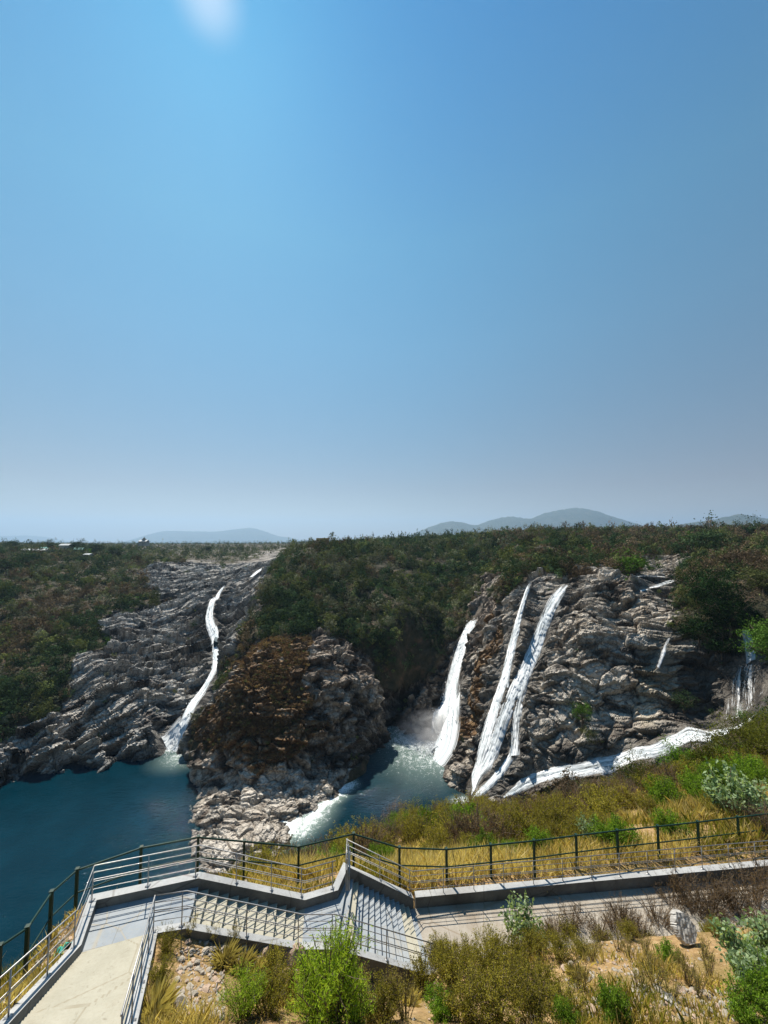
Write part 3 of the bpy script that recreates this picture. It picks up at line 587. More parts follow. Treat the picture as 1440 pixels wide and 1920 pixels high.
# ------------------------------------------------------------------ water
def build_water():
    nx, ny = 520, 300; x = np.linspace(-230, 130, nx); y = np.linspace(60, 232, ny)
    X = np.tile(x, ny); Y = np.repeat(y, nx); Z = np.full(len(X), -90.0)
    foam = np.zeros(len(X))
    def blob(u, v, rx, ry, s):
        c = at_z(u, v, -90); foam[:] = np.maximum(foam, s*np.exp(-(((X-c[0])/rx)**2+((Y-c[1])/ry)**2)))
    chop = np.zeros(len(X))
    for u, v, rx, ry in ((740, 1450, 22, 26),): c = at_z(u, v, -90); chop = np.maximum(chop, np.exp(-(((X-c[0])/rx)**2+((Y-c[1])/ry)**2)))
    blob(325, 1398, 7, 5, 1.1); blob(340, 1420, 9, 8, .45)
    blob(822, 1392, 11, 10, 1.15); blob(800, 1388, 19, 12, .78); blob(765, 1368, 13, 9, .5); blob(805, 1415, 20, 17, .45); blob(745, 1440, 18, 18, .1)
    for pl, w, s in ([(655, 1470), (630, 1490), (604, 1512), (575, 1540)], 3.4, .72), ([(600, 1515), (585, 1535), (562, 1555)], 5, .6), ([(890, 1500), (860, 1505)], 3, .7), ([(545, 1545), (500, 1580), (470, 1600)], 6, .8):
        pts = [at_z(u, v, -90)[:2] for u, v in pl]; d = np.full(len(X), 1e9)
        for a, b in zip(pts[:-1], pts[1:]):
            ab = b-a; t = np.clip(((X-a[0])*ab[0]+(Y-a[1])*ab[1])/(ab@ab), 0, 1); d = np.minimum(d, np.hypot(X-a[0]-t*ab[0], Y-a[1]-t*ab[1]))
        foam[:] = np.maximum(foam, s*np.exp(-(d/w)**2))
    i = (np.arange(ny-1)[:, None]*nx+np.arange(nx-1)[None]).ravel()
    tag(link("river", mesh_np("river", np.stack([X, Y, Z], 1), np.stack([i, i+1, i+nx+1, i+nx], 1), [M['water']], True, attrs=dict(foam=foam, chop=chop))), kind='structure')
    # small basin between the two drops on the left
    c = [hit(u, v, 60) for u, v in ((403, 1196), (432, 1197), (428, 1206), (412, 1216), (400, 1216))]
    zz = float(np.mean([q[2] for q in c]))+1.
    c = [np.array((q[0], q[1], zz)) for q in c]; mb = MB()
    mb.add(c+[q-np.array((0, 0, 6.)) for q in c], [], []); me = mesh_np("basin_water", np.array(mb.v[0]), [np.array([[0, 1, 2, 3, 4]]), np.array([[i, i+5, (i+1) % 5+5, (i+1) % 5] for i in range(5)])], [M['water']], False, attrs=dict(foam=np.full(10, .06), chop=np.zeros(10)))
    tag(link("basin_water", me), kind='structure')
build_water()
def build_fall(key, name, label, cat, dens, lift=.8, group=None, kind=None):
    """a bundle of water strands down the course, over a thin broken sheet"""
    Q, w = PATHS[key]; d = np.gradient(Q[:, :2], axis=0); d /= np.linalg.norm(d, axis=1)[:, None]+1e-9; pr = np.stack([d[:, 1], -d[:, 0]], 1)
    ss = np.concatenate(([0], np.cumsum(np.linalg.norm(np.diff(Q, axis=0), axis=1)))); L = ss[-1]; ns = max(40, int(L/.45)); s2 = np.linspace(0, L, ns)
    C = np.stack([np.interp(s2, ss, Q[:, k]) for k in range(2)], 1); PR = np.stack([np.interp(s2, ss, pr[:, k]) for k in range(2)], 1); ww = np.interp(s2, ss, w)
    seed = sum(map(ord, key)); g = np.random.default_rng(seed); VV = []; FF = []; UU = []; DD = []; n0 = 0
    cl = fbm(np.stack([s2*.09, s2*0+seed, s2*0], 1), 3, seed); ww = ww*(1+.22*cl)
    def strip(off, hw, lf, m, dn):
        """off, hw, lf: arrays along the course; m columns"""
        nonlocal n0
        k = len(off[0]); i0 = off[1]; tq = np.linspace(-1, 1, m); ix = np.arange(i0, i0+k)
        acr = off[0][:, None]+hw[:, None]*tq[None]; X = C[ix, 0][:, None]+PR[ix, 0][:, None]*acr; Y = C[ix, 1][:, None]+PR[ix, 1][:, None]*acr; X = X.ravel(); Y = Y.ravel()
        tum = fbm(np.stack([(s2[ix][:, None]*.55+0*acr).ravel(), acr.ravel()*.5+seed, 0*acr.ravel()+g.uniform(0, 50)], 1), 3, seed+8)
        lift_ = (lf[:, None]*(1-.8*tq[None]**2)-.1).ravel()+.2*np.abs(tum)*min(1., lift/.6)*((1-tq[None]**4)+0*acr).ravel()
        stp = (s2[ix][:, None]/2.6+1.1*np.repeat(fbm(np.stack([(acr*.55).ravel(), (s2[ix][:, None]*.12+0*acr).ravel(), 0*acr.ravel()+seed], 1), 3, seed+9)[:, None], 1, 1).reshape(acr.shape)) % 1
        lift_ = lift_+.22*min(1., lift)*(stp*np.interp(stp, [0, .88, 1], [1, 1, 0])).ravel()*((1-tq[None]**6)+0*acr).ravel(); P = np.stack([X, Y, T(X, Y)], 1)+normals(X, Y)*lift_[:, None]
        i = (np.arange(k-1)[:, None]*m+np.arange(m-1)[None]).ravel(); VV.append(P); FF.append(np.stack([i, i+1, i+m+1, i+m], 1)+n0); n0 += len(P)
        UU.append(np.stack([acr.ravel()+seed, np.repeat(s2[ix], m)], 1)); DD.append((dn[:, None]*(1-.55*np.abs(tq[None])**3)).ravel())
    env = np.interp(s2/L, [0, .05, .9, 1], [.7, 1, 1, 1.15])
    strip((0*s2, 0), ww*.5, .55*lift+.2*lift*fbm(np.stack([s2*.4, 0*s2, 0*s2+seed], 1), 3, 5), max(13, int(ww.max()*4)), dens*.9*env)
    n = int(max(5, ww.mean()*1.6))
    for j in range(n):
        k = ns if g.uniform() < .45 else int(ns*g.uniform(.25, .8)); i0 = int(g.integers(0, ns-k+1)); ix = np.arange(i0, i0+k); c = g.normal()*.36; c = max(-1, min(1, c))
        wob = fbm(np.stack([s2[ix]*.12, 0*s2[ix]+j*3.7, 0*s2[ix]+seed], 1), 3, seed+1)
        off = (c+.34*wob)*ww[ix]*.5; hw = g.uniform(.14, .42)*np.clip(ww[ix]/5, .5, 1.5)*(1+.6*fbm(np.stack([s2[ix]*.3, 0*s2[ix]+j*1.9, 0*s2[ix]], 1), 2, seed+3))*np.interp(np.linspace(0, 1, k), [0, .08, .92, 1], [.25, 1, 1, .3])
        strip((off, i0), hw, lift*.45*(1-.7*c*c)*(1+.5*wob)+.05, 3, (dens*.8+.08*g.normal())*env[ix])
    # lumps of aerated water tumbling along the strands
    nb = int(np.trapz(ww, s2)*(.9 if C[:, 1].mean() > 170 else .12)*min(1., dens)**1.5)+12; nst = max(5, int(ww.mean()*2.2)); jj = g.integers(0, nst, nb); cc = np.clip(g.normal(size=nst)*.42, -.95, .95); iw = g.integers(0, ns, nb)
    wob = fbm(np.stack([s2[iw]*.09, jj*3.7, 0*s2[iw]+seed], 1), 3, seed+21); off = (cc[jj]+.38*wob+g.normal(size=nb)*.13*(1+.8*s2[iw]/L))*ww[iw]*.5
    X = C[iw, 0]+PR[iw, 0]*off+g.normal(size=nb)*.2; Y = C[iw, 1]+PR[iw, 1]*off+g.normal(size=nb)*.2; NB = normals(X, Y); cen = np.stack([X, Y, T(X, Y)], 1)+NB*(lift*g.uniform(.35, 1.25, nb))[:, None]
    OV = np.array([(1, 0, 0), (-1, 0, 0), (0, 1, 0), (0, -1, 0), (0, 0, 1), (0, 0, -1)], float); OT = np.array([(0, 2, 4), (2, 1, 4), (1, 3, 4), (3, 0, 4), (2, 0, 5), (1, 2, 5), (3, 1, 5), (0, 3, 5)])
    if key in ('wfb', 'wfc'):            # splash thrown up where it lands
        nsp = 2600 if key == 'wfc' else 700; rs = 4.6 if key == 'wfc' else 2.4; b0 = C[int(ns*.86)]; q = g.normal(size=(nsp, 2))*rs*np.array((1.25, .8)); hh = np.abs(g.normal(size=nsp))*rs*.42*np.exp(-(q**2).sum(1)/(2.2*rs)**2)
        cen = np.concatenate([cen, np.stack([b0[0]+q[:, 0], b0[1]+q[:, 1]-1.5, -90+hh], 1)]); nb += nsp
    sz = np.clip(g.lognormal(-2.1, .4, nb), .05, .25)*min(1., .5+ww.mean()/8)*min(1., (C[:, 1].mean()/200)**1.6)*(.7 if kind else 1.); BV = (OV[None]*sz[:, None, None]*np.array((1., 1., 1.9))+g.normal(size=(nb, 6, 3))*.02+cen[:, None]).reshape(-1, 3); BT = (OT[None]+np.arange(nb)[:, None, None]*6).reshape(-1, 3)+n0
    Fq = np.concatenate(FF); allv = np.concatenate(VV+[BV]); dd = np.concatenate(DD+[np.ones(len(BV))])
    me = mesh_np(name, allv, [Fq, BT], [M['fall'], M['spray']], True, attrs=dict(dens=dd), fmat=np.concatenate((np.zeros(len(Fq), int), np.ones(len(BT), int))))
    uv = me.uv_layers.new(name='UVMap'); uv.data.foreach_set('uv', np.concatenate((np.concatenate(UU)[Fq.ravel()], np.zeros((BT.size, 2)))).astype(np.float32).ravel())
    return tag(link(name, me), label, cat, group, kind)
WFG = "waterfalls pouring into the gorge"
for key, lab, de in (('wfa', "upper drop of the far left cascade, white water above a small basin in grey rock", 0.7), ('wfb', "long sloping white chute of the far left cascade running into the dark pool", 0.74),
                     ('wfc', "broad solid white waterfall plunging into the green pool beside the headland", 0.84), ('wfd', "narrow white waterfall on the edge of the right cliff, first of the twin falls", 0.66),
                     ('wfe', "long stepped white waterfall down the right cliff, second of the twin falls", 0.66), ('wff', "thin white strand of water splitting off the twin falls towards the bare cliff", 0.6),
                     ('wfk', "wisp of water slipping between the upper halves of the twin falls", .56), ('wfg', "short white cascade at the foot of the twin falls, running out beneath the thin strand", 0.66), ('wfh', "small white spout of water between dark trees at the right edge of the cliff", 0.66),
                     ('wfi', "wide thin veil of water spreading over a black overhang at the right edge", 0.42), ('wfj', "faint pale trickle down the bare face of the right cliff", .5)):
    build_fall(key, "waterfall", lab, "waterfall", de, {'wfj': .3, 'wfd': .8, 'wfe': .8, 'wff': .8, 'wfg': .7, 'wfk': .5}.get(key, 1.0), WFG)
build_fall('sta', "stream", None, None, .64, .6, None, 'structure'); build_fall('stb', "stream", None, None, .8, .5, None, 'structure')
build_fall('stc', "stream", None, None, .58, .3, None, 'structure'); build_fall('std', "stream", None, None, .55, .3, None, 'structure')

def mist(u, v, rx, ry, rz, dens, name, up):
    c = at_z(u, v, -90); V, Ft = ico2(); n = NT("spray"); o = n.obj()
    ln = n.new('ShaderNodeVectorMath', operation='LENGTH'); n.l(o, ln.inputs[0]); f = n.rmap(ln.outputs['Value'], 1., .15, 0, 1)
    ns = n.noise(2.2, 4, .6, o, .8); dd = n.math('MULTIPLY', n.math('MULTIPLY', f, f), n.math('MULTIPLY', n.rmap(ns, .38, .7), dens))
    vs = n.new('ShaderNodeVolumePrincipled'); vs.inputs['Color'].default_value = (.97, .98, 1, 1); n.l(dd, vs.inputs['Density']); n.l(vs.outputs[0], n.out.inputs['Volume'])
    o = link(name, mesh_np(name, V, Ft, [n.m])); o.location = c+np.array((0, 0, up)); o.scale = (rx, ry, rz); tag(o, kind='stuff')
def ico2():
    import bmesh
    b = bmesh.new(); bmesh.ops.create_icosphere(b, subdivisions=3, radius=1); V = np.array([v.co[:] for v in b.verts]); Ft = np.array([[v.index for v in f.verts] for f in b.faces]); b.free(); return V, Ft
mist(818, 1388, 21, 14, 11, .5, "spray_mist", 3.5); mist(327, 1397, 9, 6, 4.5, .45, "spray_mist", 1.)
# ------------------------------------------------------------------ far hills
def hill(name, prof, D, depth, mat, seed):
    u = np.array([p[0] for p in prof], float); v = np.array([p[1] for p in prof], float)
    nu, nd = 260, 70; uu = np.linspace(u[0], u[-1], nu); vv = np.interp(uu, u, v)
    k = np.ones(9)/9; vv = np.convolve(np.pad(vv, 4, 'edge'), k, 'valid')
    td = np.linspace(-1, 1, nd); X = []; 
    a, s = ray(uu, vv); top = s*D; base = -25. if D < 5000 else -420.
    for t in td:
        y = D+t*depth; prof_t = (1-abs(t)**1.5)
        x = a*(D+.15*t*depth)
        p = np.stack([x, 0*x+y, 0*x], 1)
        e = np.clip(np.minimum(np.arange(nu), np.arange(nu)[::-1])/25., 0, 1)
        rg = (fbm(p/(depth*.28), 5, seed)*.20)*(1-prof_t*.9)+(fbm(p/90., 4, seed+3)*.03)
        h = base+(top-base)*np.clip(prof_t+rg*e, 0, 2)
        X.append(np.stack([x, 0*x+y, h], 1))
    P = np.concatenate(X); i = (np.arange(nd-1)[:, None]*nu+np.arange(nu-1)[None]).ravel()
    tag(link(name, mesh_np(name, P, np.stack([i, i+1, i+nu+1, i+nu], 1), [mat], True)), kind='structure')
def mat_hill():
    n = NT("wooded_hillside"); p = n.pos(); f = n.noise(.006, 8, .7, p); g = n.noise(.025, 6, .7, p)
    c = n.ramp(f, [(.35, (.03, .045, .02)), (.55, (.06, .07, .03)), (.7, (.14, .11, .06))])
    n.bsdf(c, .95, n.bump(g, 1., 50.), 0, .1); return n.m
MH = mat_hill()
hill("hill", [(215, 1022), (250, 1014), (290, 1000), (310, 995), (340, 996), (400, 997), (440, 993), (470, 989), (490, 994), (520, 1005), (545, 1008), (580, 1018), (600, 1024)], 19000, 2400, MH, 3)
hill("hill", [(-300, 1012), (-100, 1004), (0, 1005), (50, 1004), (85, 1007), (120, 1018), (150, 1024)], 21000, 2000, MH, 4)
hill("hill", [(735, 1016), (765, 1004), (800, 990), (830, 979), (850, 977), (872, 981), (890, 986), (915, 978), (940, 970), (960, 969), (985, 973), (1000, 972), (1020, 963), (1045, 957), (1080, 952), (1105, 956), (1140, 968), (1180, 980), (1220, 995), (1260, 1012)], 11000, 2300, MH, 6)
hill("hill", [(1215, 1000), (1245, 988), (1290, 981), (1320, 977), (1350, 972), (1372, 966), (1390, 964), (1410, 968), (1450, 977), (1540, 985), (1640, 1000)], 7500, 1500, MH, 9)
# ------------------------------------------------------------------ staircase, path, railings, fence
def v3(q, z): return np.array((q[0], q[1], z))
def prism(mb, poly, zt, zb):
    n = len(poly); zt = [zt]*n if np.isscalar(zt) else zt
    mb.add([v3(q, z) for q, z in zip(poly, zt)]+[v3(q, zb) for q in poly], [(i, i+n, (i+1) % n+n, (i+1) % n) for i in range(n)],
           [(0, i, i+1) for i in range(1, n-1)])
def flight(name, parent, f0, n0, f1, n1, z0, z1, n, mats, pick):
    """n steps from the edge f0-n0 at height z0 to the edge f1-n1 at height z1"""
    V = []; Fq = []; fm = []
    up = z1 > z0; dz = (z1-z0)/n
    for i in range(n):
        a, b = i/n, (i+1)/n
        q = [f0+(f1-f0)*a, n0+(n1-n0)*a, n0+(n1-n0)*b, f0+(f1-f0)*b]
        z = z0+dz*(i+(1 if up else 0)) if up else z0+dz*(i+1)
        nose = .02
        k = len(V); V += [v3(p, z) for p in q]+[v3(p, z-.75) for p in q]
        Fq += [(k, k+1, k+2, k+3), (k, k+4, k+5, k+1), (k+1, k+5, k+6, k+2), (k+2, k+6, k+7, k+3), (k+3, k+7, k+4, k)]
        fm += [pick(i)]*5
    me = mesh_np(name, np.array(V), np.array(Fq), mats, False, fmat=fm); return link(name, me, parent)
def offset(pl, d):
    out = []
    for i in range(len(pl)):
        n = []
        for a, b in ((i-1, i), (i, i+1)):
            if a >= 0 and b < len(pl):
                t = pl[b]-pl[a]; t = t/np.linalg.norm(t); n.append(np.array((-t[1], t[0])))
        m = sum(n)/len(n); m = m/(m@n[0])/1. if abs(m@n[0]) > .3 else m; m = m/np.linalg.norm(m)*min(np.linalg.norm(m), 1.6)
        out.append(pl[i]+m*d)
    return out
def kerb(name, parent, pl, zt, w, side, depth, lip=.03):
    o = offset(pl, w*side); mb = MB()
    for i in range(len(pl)-1):
        b = [pl[i], pl[i+1], o[i+1], o[i]]; z = [zt[i], zt[i+1], zt[i+1], zt[i]]
        if side < 0: b = b[::-1]; z = z[::-1]
        mb.hexa([v3(q, h-depth) for q, h in zip(b, z)], [v3(q, h) for q, h in zip(b, z)])
    fm = np.ones(6*(len(pl)-1), int); fm[1::6] = 0          # plain concrete top, dark sides with their shade painted in
    me = mesh_np(name, np.concatenate(mb.v), np.concatenate(mb.q), [M['concrete'], M['kerb_shade']], False, fmat=fm); return link(name, me, parent)
st = tag(empty("staircase", v3(wB, LZ1)), "wide stone staircase of two flights, a landing and a ribbed ramp above the gorge", "staircase")
def sub(o): o.location = -st.location; return o
mb = MB(); prism(mb, [wA, wC, wK, wCn, wB], LZ1, LZ1-.7); sub(mb.build("landing", M['slate'], st))
mb = MB(); prism(mb, [w3f, w3n, w4n, w5, w4f], LZ2, LZ2-.7); sub(mb.build("landing", M['slate'], st))
zr = ramp_z((wF1+wF2)/2)
sub(flight("ramp", st, wC, wK, wF1, wF2, LZ1, zr, 40, [M['cream']], lambda i: 0))
f1 = sub(flight("stair_flight", st, wB, wCn, w3f, w3n, LZ1, LZ2, 11, [M['cream'], M['slate']], lambda i: 0)); f1['label'] = "upper flight with cream treads"
f2 = sub(flight("stair_flight", st, w5, w4n, w6f, w6n, LZ2, LZ3, 13, [M['slate'], M['cream']], lambda i: 1 if i in (1, 10, 11) else 0)); f2['label'] = "lower flight of mostly blue grey treads"
outer = [wF1, wC, wA, wB, w3f, w4f, w5, w6f]; oz = [zr+.28, -11.72, -11.72, -11.72, -13.45, -13.45, -13.38, -15.3]
inner = [wF2, wK, wCn, w3n, w4n, w6n]; iz = [zr+.2, -11.78, -11.8, -13.58, -13.58, -15.5]
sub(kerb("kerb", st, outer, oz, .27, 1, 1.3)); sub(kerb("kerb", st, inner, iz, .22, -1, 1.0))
mb = MB(); prism(mb, [w6f, w6n, wPn, wPf], LZ3-.004, LZ3-.6); tag(mb.build("path", M['pathm']), kind='structure')
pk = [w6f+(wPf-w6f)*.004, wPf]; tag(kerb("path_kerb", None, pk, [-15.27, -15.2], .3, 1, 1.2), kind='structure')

def railing(label, pl, zt, spacing=1.4, hs=((.98, .017), (.77, .0105), (.55, .013), (.49, .0105), (.25, .0105)), extra=()):
    r = tag(empty("steel_railing", v3(pl[0], zt[0])), label, "railing", "steel railings of the walkway")
    base = np.array(r.location)
    P = [v3(q, z) for q, z in zip(pl, zt)]
    for h, rad in hs:
        m = MB(); pts = [p+np.array((0, 0, h))-base for p in P]
        m.tube(pts, rad, 8); m.build("rail", M['steel'], r, True)
    for a, b in zip(P[:-1], P[1:]):
        L = np.linalg.norm((b-a)[:2]); n = max(1, round(L/spacing))
        for i in range(n+1):
            if i == 0 and a is not P[0]: continue
            t = min(max(i/n, .12/L), 1-.12/L); p = a+(b-a)*t-base
            m = MB(); m.tube([p-np.array((0, 0, .12)), p+np.array((0, 0, .96))], .017, 8); m.box((p[0], p[1], p[2]+.012), (.13, .13, .02)); m.build("post", M['steel'], r, True)
    return r
oo = offset(outer, .135)
railing("steel railing along the outer edge of the ramp, landing and upper flight, nearest the water", oo[:6], oz[:6])
ii = offset(inner, -.11)
railing("steel railing along the inner edge of the ramp and both flights, beside the rubble slope", ii, iz, 1.5)
o2 = [oo[6]]+[oo[7]]+offset(pk, .15)[1:]; z2 = [oz[6], oz[7], -15.2]
railing("long steel railing from the top of the lower flight along the level path kerb", o2, z2, 1.35)
# tall end loop where the lower flight's kerb returns
m = MB(); b = v3(oo[6], oz[6]); e = v3(oo[5]+np.array((.35, 0)), oz[5])
lp = tag(empty("steel_handrail", e), "tall steel handrail loop standing at the head of the lower flight", "handrail", "steel railings of the walkway")
for k, (h, s_) in enumerate(((1.0, 0), (.78, .06), (.56, .12))):
    m = MB(); q0 = b+np.array((.05+s_, 0, h)); q1 = e+np.array((.05+s_, 0, h))
    m.tube([q0-np.array(e), q1-np.array(e), q1-np.array((0, 0, h+.1))-np.array(e)], .022, 8); m.build("rail", M['steel'], lp, True)

fe = tag(empty("metal_fence", FP[3]-np.array((0, 0, FH))), "dark green metal fence of square posts and two rails along the edge of the drop", "fence")
fb = np.array(fe.location)
for i, p in enumerate(FP):
    m = MB(); g = float(gz(p[0], p[1])[0]); zb = min(g, p[2]-1.0)-.3-p[2]
    m.box((0, 0, zb/2), (.085, .085, -zb), .3); m.box((0, 0, .012), (.12, .12, .03), .3)
    o = m.build("post", M['green'], fe); o.location = p-fb
for dz, rad in ((-.04, .032), (-.78, .026)):
    m = MB(); m.tube([p+np.array((0, 0, dz))-fb for p in FP], rad, 8); m.build("rail", M['green'], fe, True)

# ------------------------------------------------------------------ small buildings on the plateaus
def house(name, u, v, D, w, d, h, rz, roof, label, rh=1.2, wallm='wall', over=.5, nwin=3, flat=False):
    p = at_d(u, v, D); p[2] = float(T(p[0], p[1])); a, s = ray(u, v); p[2] = max(p[2]-.5, s*D-h*.5)
    r = tag(empty(name, p, rz), label, name.replace('_', ' '))
    m = MB(); m.box((0, 0, h/2-1), (w, d, h+2)); m.build("wall", M[wallm], r)
    m = MB(); W2, D2 = w/2+over, d/2+over
    if flat: m.box((0, 0, h+.16), (w+2*over, d+2*over, .3))
    else:
        m.add([(-W2, -D2, h+.01), (W2, -D2, h+.01), (W2, D2, h+.01), (-W2, D2, h+.01), (-W2, 0, h+rh), (W2, 0, h+rh), (-W2, -D2, h-.12), (W2, -D2, h-.12), (W2, D2, h-.12), (-W2, D2, h-.12)],
              [(0, 1, 5, 4), (2, 3, 4, 5), (9, 8, 7, 6), (6, 7, 1, 0), (8, 9, 3, 2)], [(3, 0, 4), (1, 2, 5), (9, 6, 0), (9, 0, 3), (7, 8, 2), (7, 2, 1)])
    m.build("roof", M[roof], r)
    m = MB(); m.box((w*.1, -d/2-.01, 1.), (1.1, .08, 2.1)); m.build("door", M['dark'], r)
    for k in range(nwin):
        x = -w/2+w*(k+.5)/nwin
        if abs(x-w*.1) < 1: continue
        m = MB(); m.box((x, -d/2-.01, h*.55), (1.1, .08, 1.0)); m.build("window", M['dark'], r)
    return r
house("shed", 66, 1040, 400, 24, 8, 4, .1, 'roofw', "long low shed with a pale roof on the left plateau", 1.6, nwin=5)
house("shed", 87, 1034, 430, 15, 8, 4, -.1, 'roofg', "small shed with a green roof behind the long pale shed", 1.8)
house("pavilion", 124, 1026, 450, 11, 7, 4.5, 0, 'roofw', "small pavilion with a bright white roof among trees on the left plateau", 1.8, nwin=2)
house("hut", 148, 1036, 440, 8, 6, 3.4, .3, 'roofg', "little green-roofed hut right of the white pavilion", 2.2, nwin=2)
house("cottage", 166, 1043, 395, 7, 5, 3.2, -.2, 'roofw', "little pale cottage at the brow of the left slope", 1.2, nwin=2)
tm = house("temple", 270, 1018, 620, 12, 9, 5, 0, 'roofw', "far temple with a stepped pyramid roof above the treetops", 2.5, nwin=3)
m = MB(); m.box((0, 0, 8.2), (5, 4.4, 1.8)); m.box((0, 0, 9.9), (2.6, 2.2, 1.6)); m.tube([(0, 0, 10.7), (0, 0, 12.4)], [.7, .1], 8); m.build("spire", M['wall'], tm)
house("lookout_house", 605, 1014, 335, 10.5, 6, 4.2, .1, 'yellow', "ochre flat-roofed lookout house on the crest of the headland", 1, 'yellow', .3, 4, True)
sh = house("shrine", 1384, 966, 7500, 26, 20, 16, 0, 'wall', "tiny pale shrine on the summit of the far right hill", 1, 'wall', .6, 2, True)
m = MB(); m.tube([(0, 0, 16), (0, 0, 26), (0, 0, 42)], [9, 6, .4], 8); m.build("spire", M['wall'], sh)
# ------------------------------------------------------------------ vegetation
KIND = dict(deep=((.008, .02, .008), (.03, .058, .018)), dark=((.026, .048, .024), (.062, .095, .042)), olive=((.068, .082, .03), (.14, .152, .055)), russet=((.085, .062, .042), (.165, .122, .08)), grey=((.09, .10, .066), (.18, .18, .12)), bright=((.055, .12, .016), (.12, .21, .035)), straw=((.2, .14, .05), (.34, .24, .1)), rust=((.10, .058, .03), (.23, .145, .075)))
def leaves(c, size, asp, cols, g, up=0., nrm=None):
    n = len(c); d = g.normal(size=(n, 3)); d[:, 2] += up; d /= np.linalg.norm(d, axis=1)[:, None]
    w = np.cross(d, g.normal(size=(n, 3)) if nrm is None else nrm+g.normal(size=(n, 3))*.38)
    if nrm is not None: w /= np.linalg.norm(w, axis=1)[:, None]+1e-9; d = np.cross(nrm, w)+g.normal(size=(n, 3))*.3; d /= np.linalg.norm(d, axis=1)[:, None]
    w /= np.linalg.norm(w, axis=1)[:, None]+1e-9
    L = size*g.uniform(.6, 1.3, (n, 1)); Wd = L*asp
    V = np.stack([c-d*L*.5, c+w*Wd*.5+d*L*.05, c+d*L*.5, c-w*Wd*.5+d*L*.05], 1).reshape(-1, 3)
    return V, np.repeat(cols, 4, 0)
def colmix(kind, n, g):
    a, b = np.array(KIND[kind][0]), np.array(KIND[kind][1]); t = g.uniform(0, 1, (n, 1)); return a+(b-a)*t
def crown_pts(g, n, nclump, flat=.8, spread=.30, hollow=.35):
    """points in an uneven crown of radius 1 sitting on z=0"""
    d = g.normal(size=(nclump, 3)); d /= np.linalg.norm(d, axis=1)[:, None]; r = g.uniform(hollow, .85, (nclump, 1)); C = d*r; C[:, 2] = C[:, 2]*flat+flat*.75
    C[:, 2] = np.maximum(C[:, 2], .08); k = g.integers(0, nclump, n); s = spread*g.uniform(.6, 1.3, nclump)[k][:, None]
    p = g.normal(size=(n, 3)); p = p/np.linalg.norm(p, axis=1)[:, None]*g.uniform(.2, 1, (n, 1))**.5; p[:, 2] *= .75
    P = C[k]+p*s; P[:, 2] = np.maximum(P[:, 2], 0.02); nn = p/np.linalg.norm(p, axis=1)[:, None]+.6*(C[k]-np.array((0, 0, .3))); return P, k, nn/np.linalg.norm(nn, axis=1)[:, None]
def bush_template(kind, n, seed, nclump=14, flat=.75, size=.22):
    g = np.random.default_rng(seed); P, k, nn = crown_pts(g, n, nclump, flat)
    col = colmix(kind, n, g)*g.uniform(.75, 1.3, nclump)[k][:, None]
    V, Cc_ = leaves(P, size, .65, col, g, 0., nn); return V, Cc_
def qidx(nv): return np.arange(nv).reshape(-1, 4)
TPL = {}
for i, k in enumerate(("dark", "olive", "russet", "grey", "bright", "straw", "rust")):
    TPL[k] = [bush_template(k, 120 if k != 'russet' else 90, 500+i*10+j, 11+j*2, (.6, .75, .95)[j], .235) for j in range(3)]
    TPL[k+'_fine'] = [bush_template(k, 420, 900+i*10+j, 20+j*3, (.6, .8, 1.)[j], .14) for j in range(3)]
def merge(inst):
    VV, CC = [], []
    for (V, C), pos, r, h, rz, tint in inst:
        c, s = math.cos(rz), math.sin(rz)
        W3 = np.stack([(V[:, 0]*c-V[:, 1]*s)*r, (V[:, 0]*s+V[:, 1]*c)*r, V[:, 2]*h], 1)+pos
        VV.append(W3.astype(np.float32)); CC.append((C*tint).astype(np.float32))
    return np.concatenate(VV), np.concatenate(CC)
OBJZONE = [((-9e9, 490), "left slope"), ((490, 935), "headland"), ((935, 9e9), "right")]
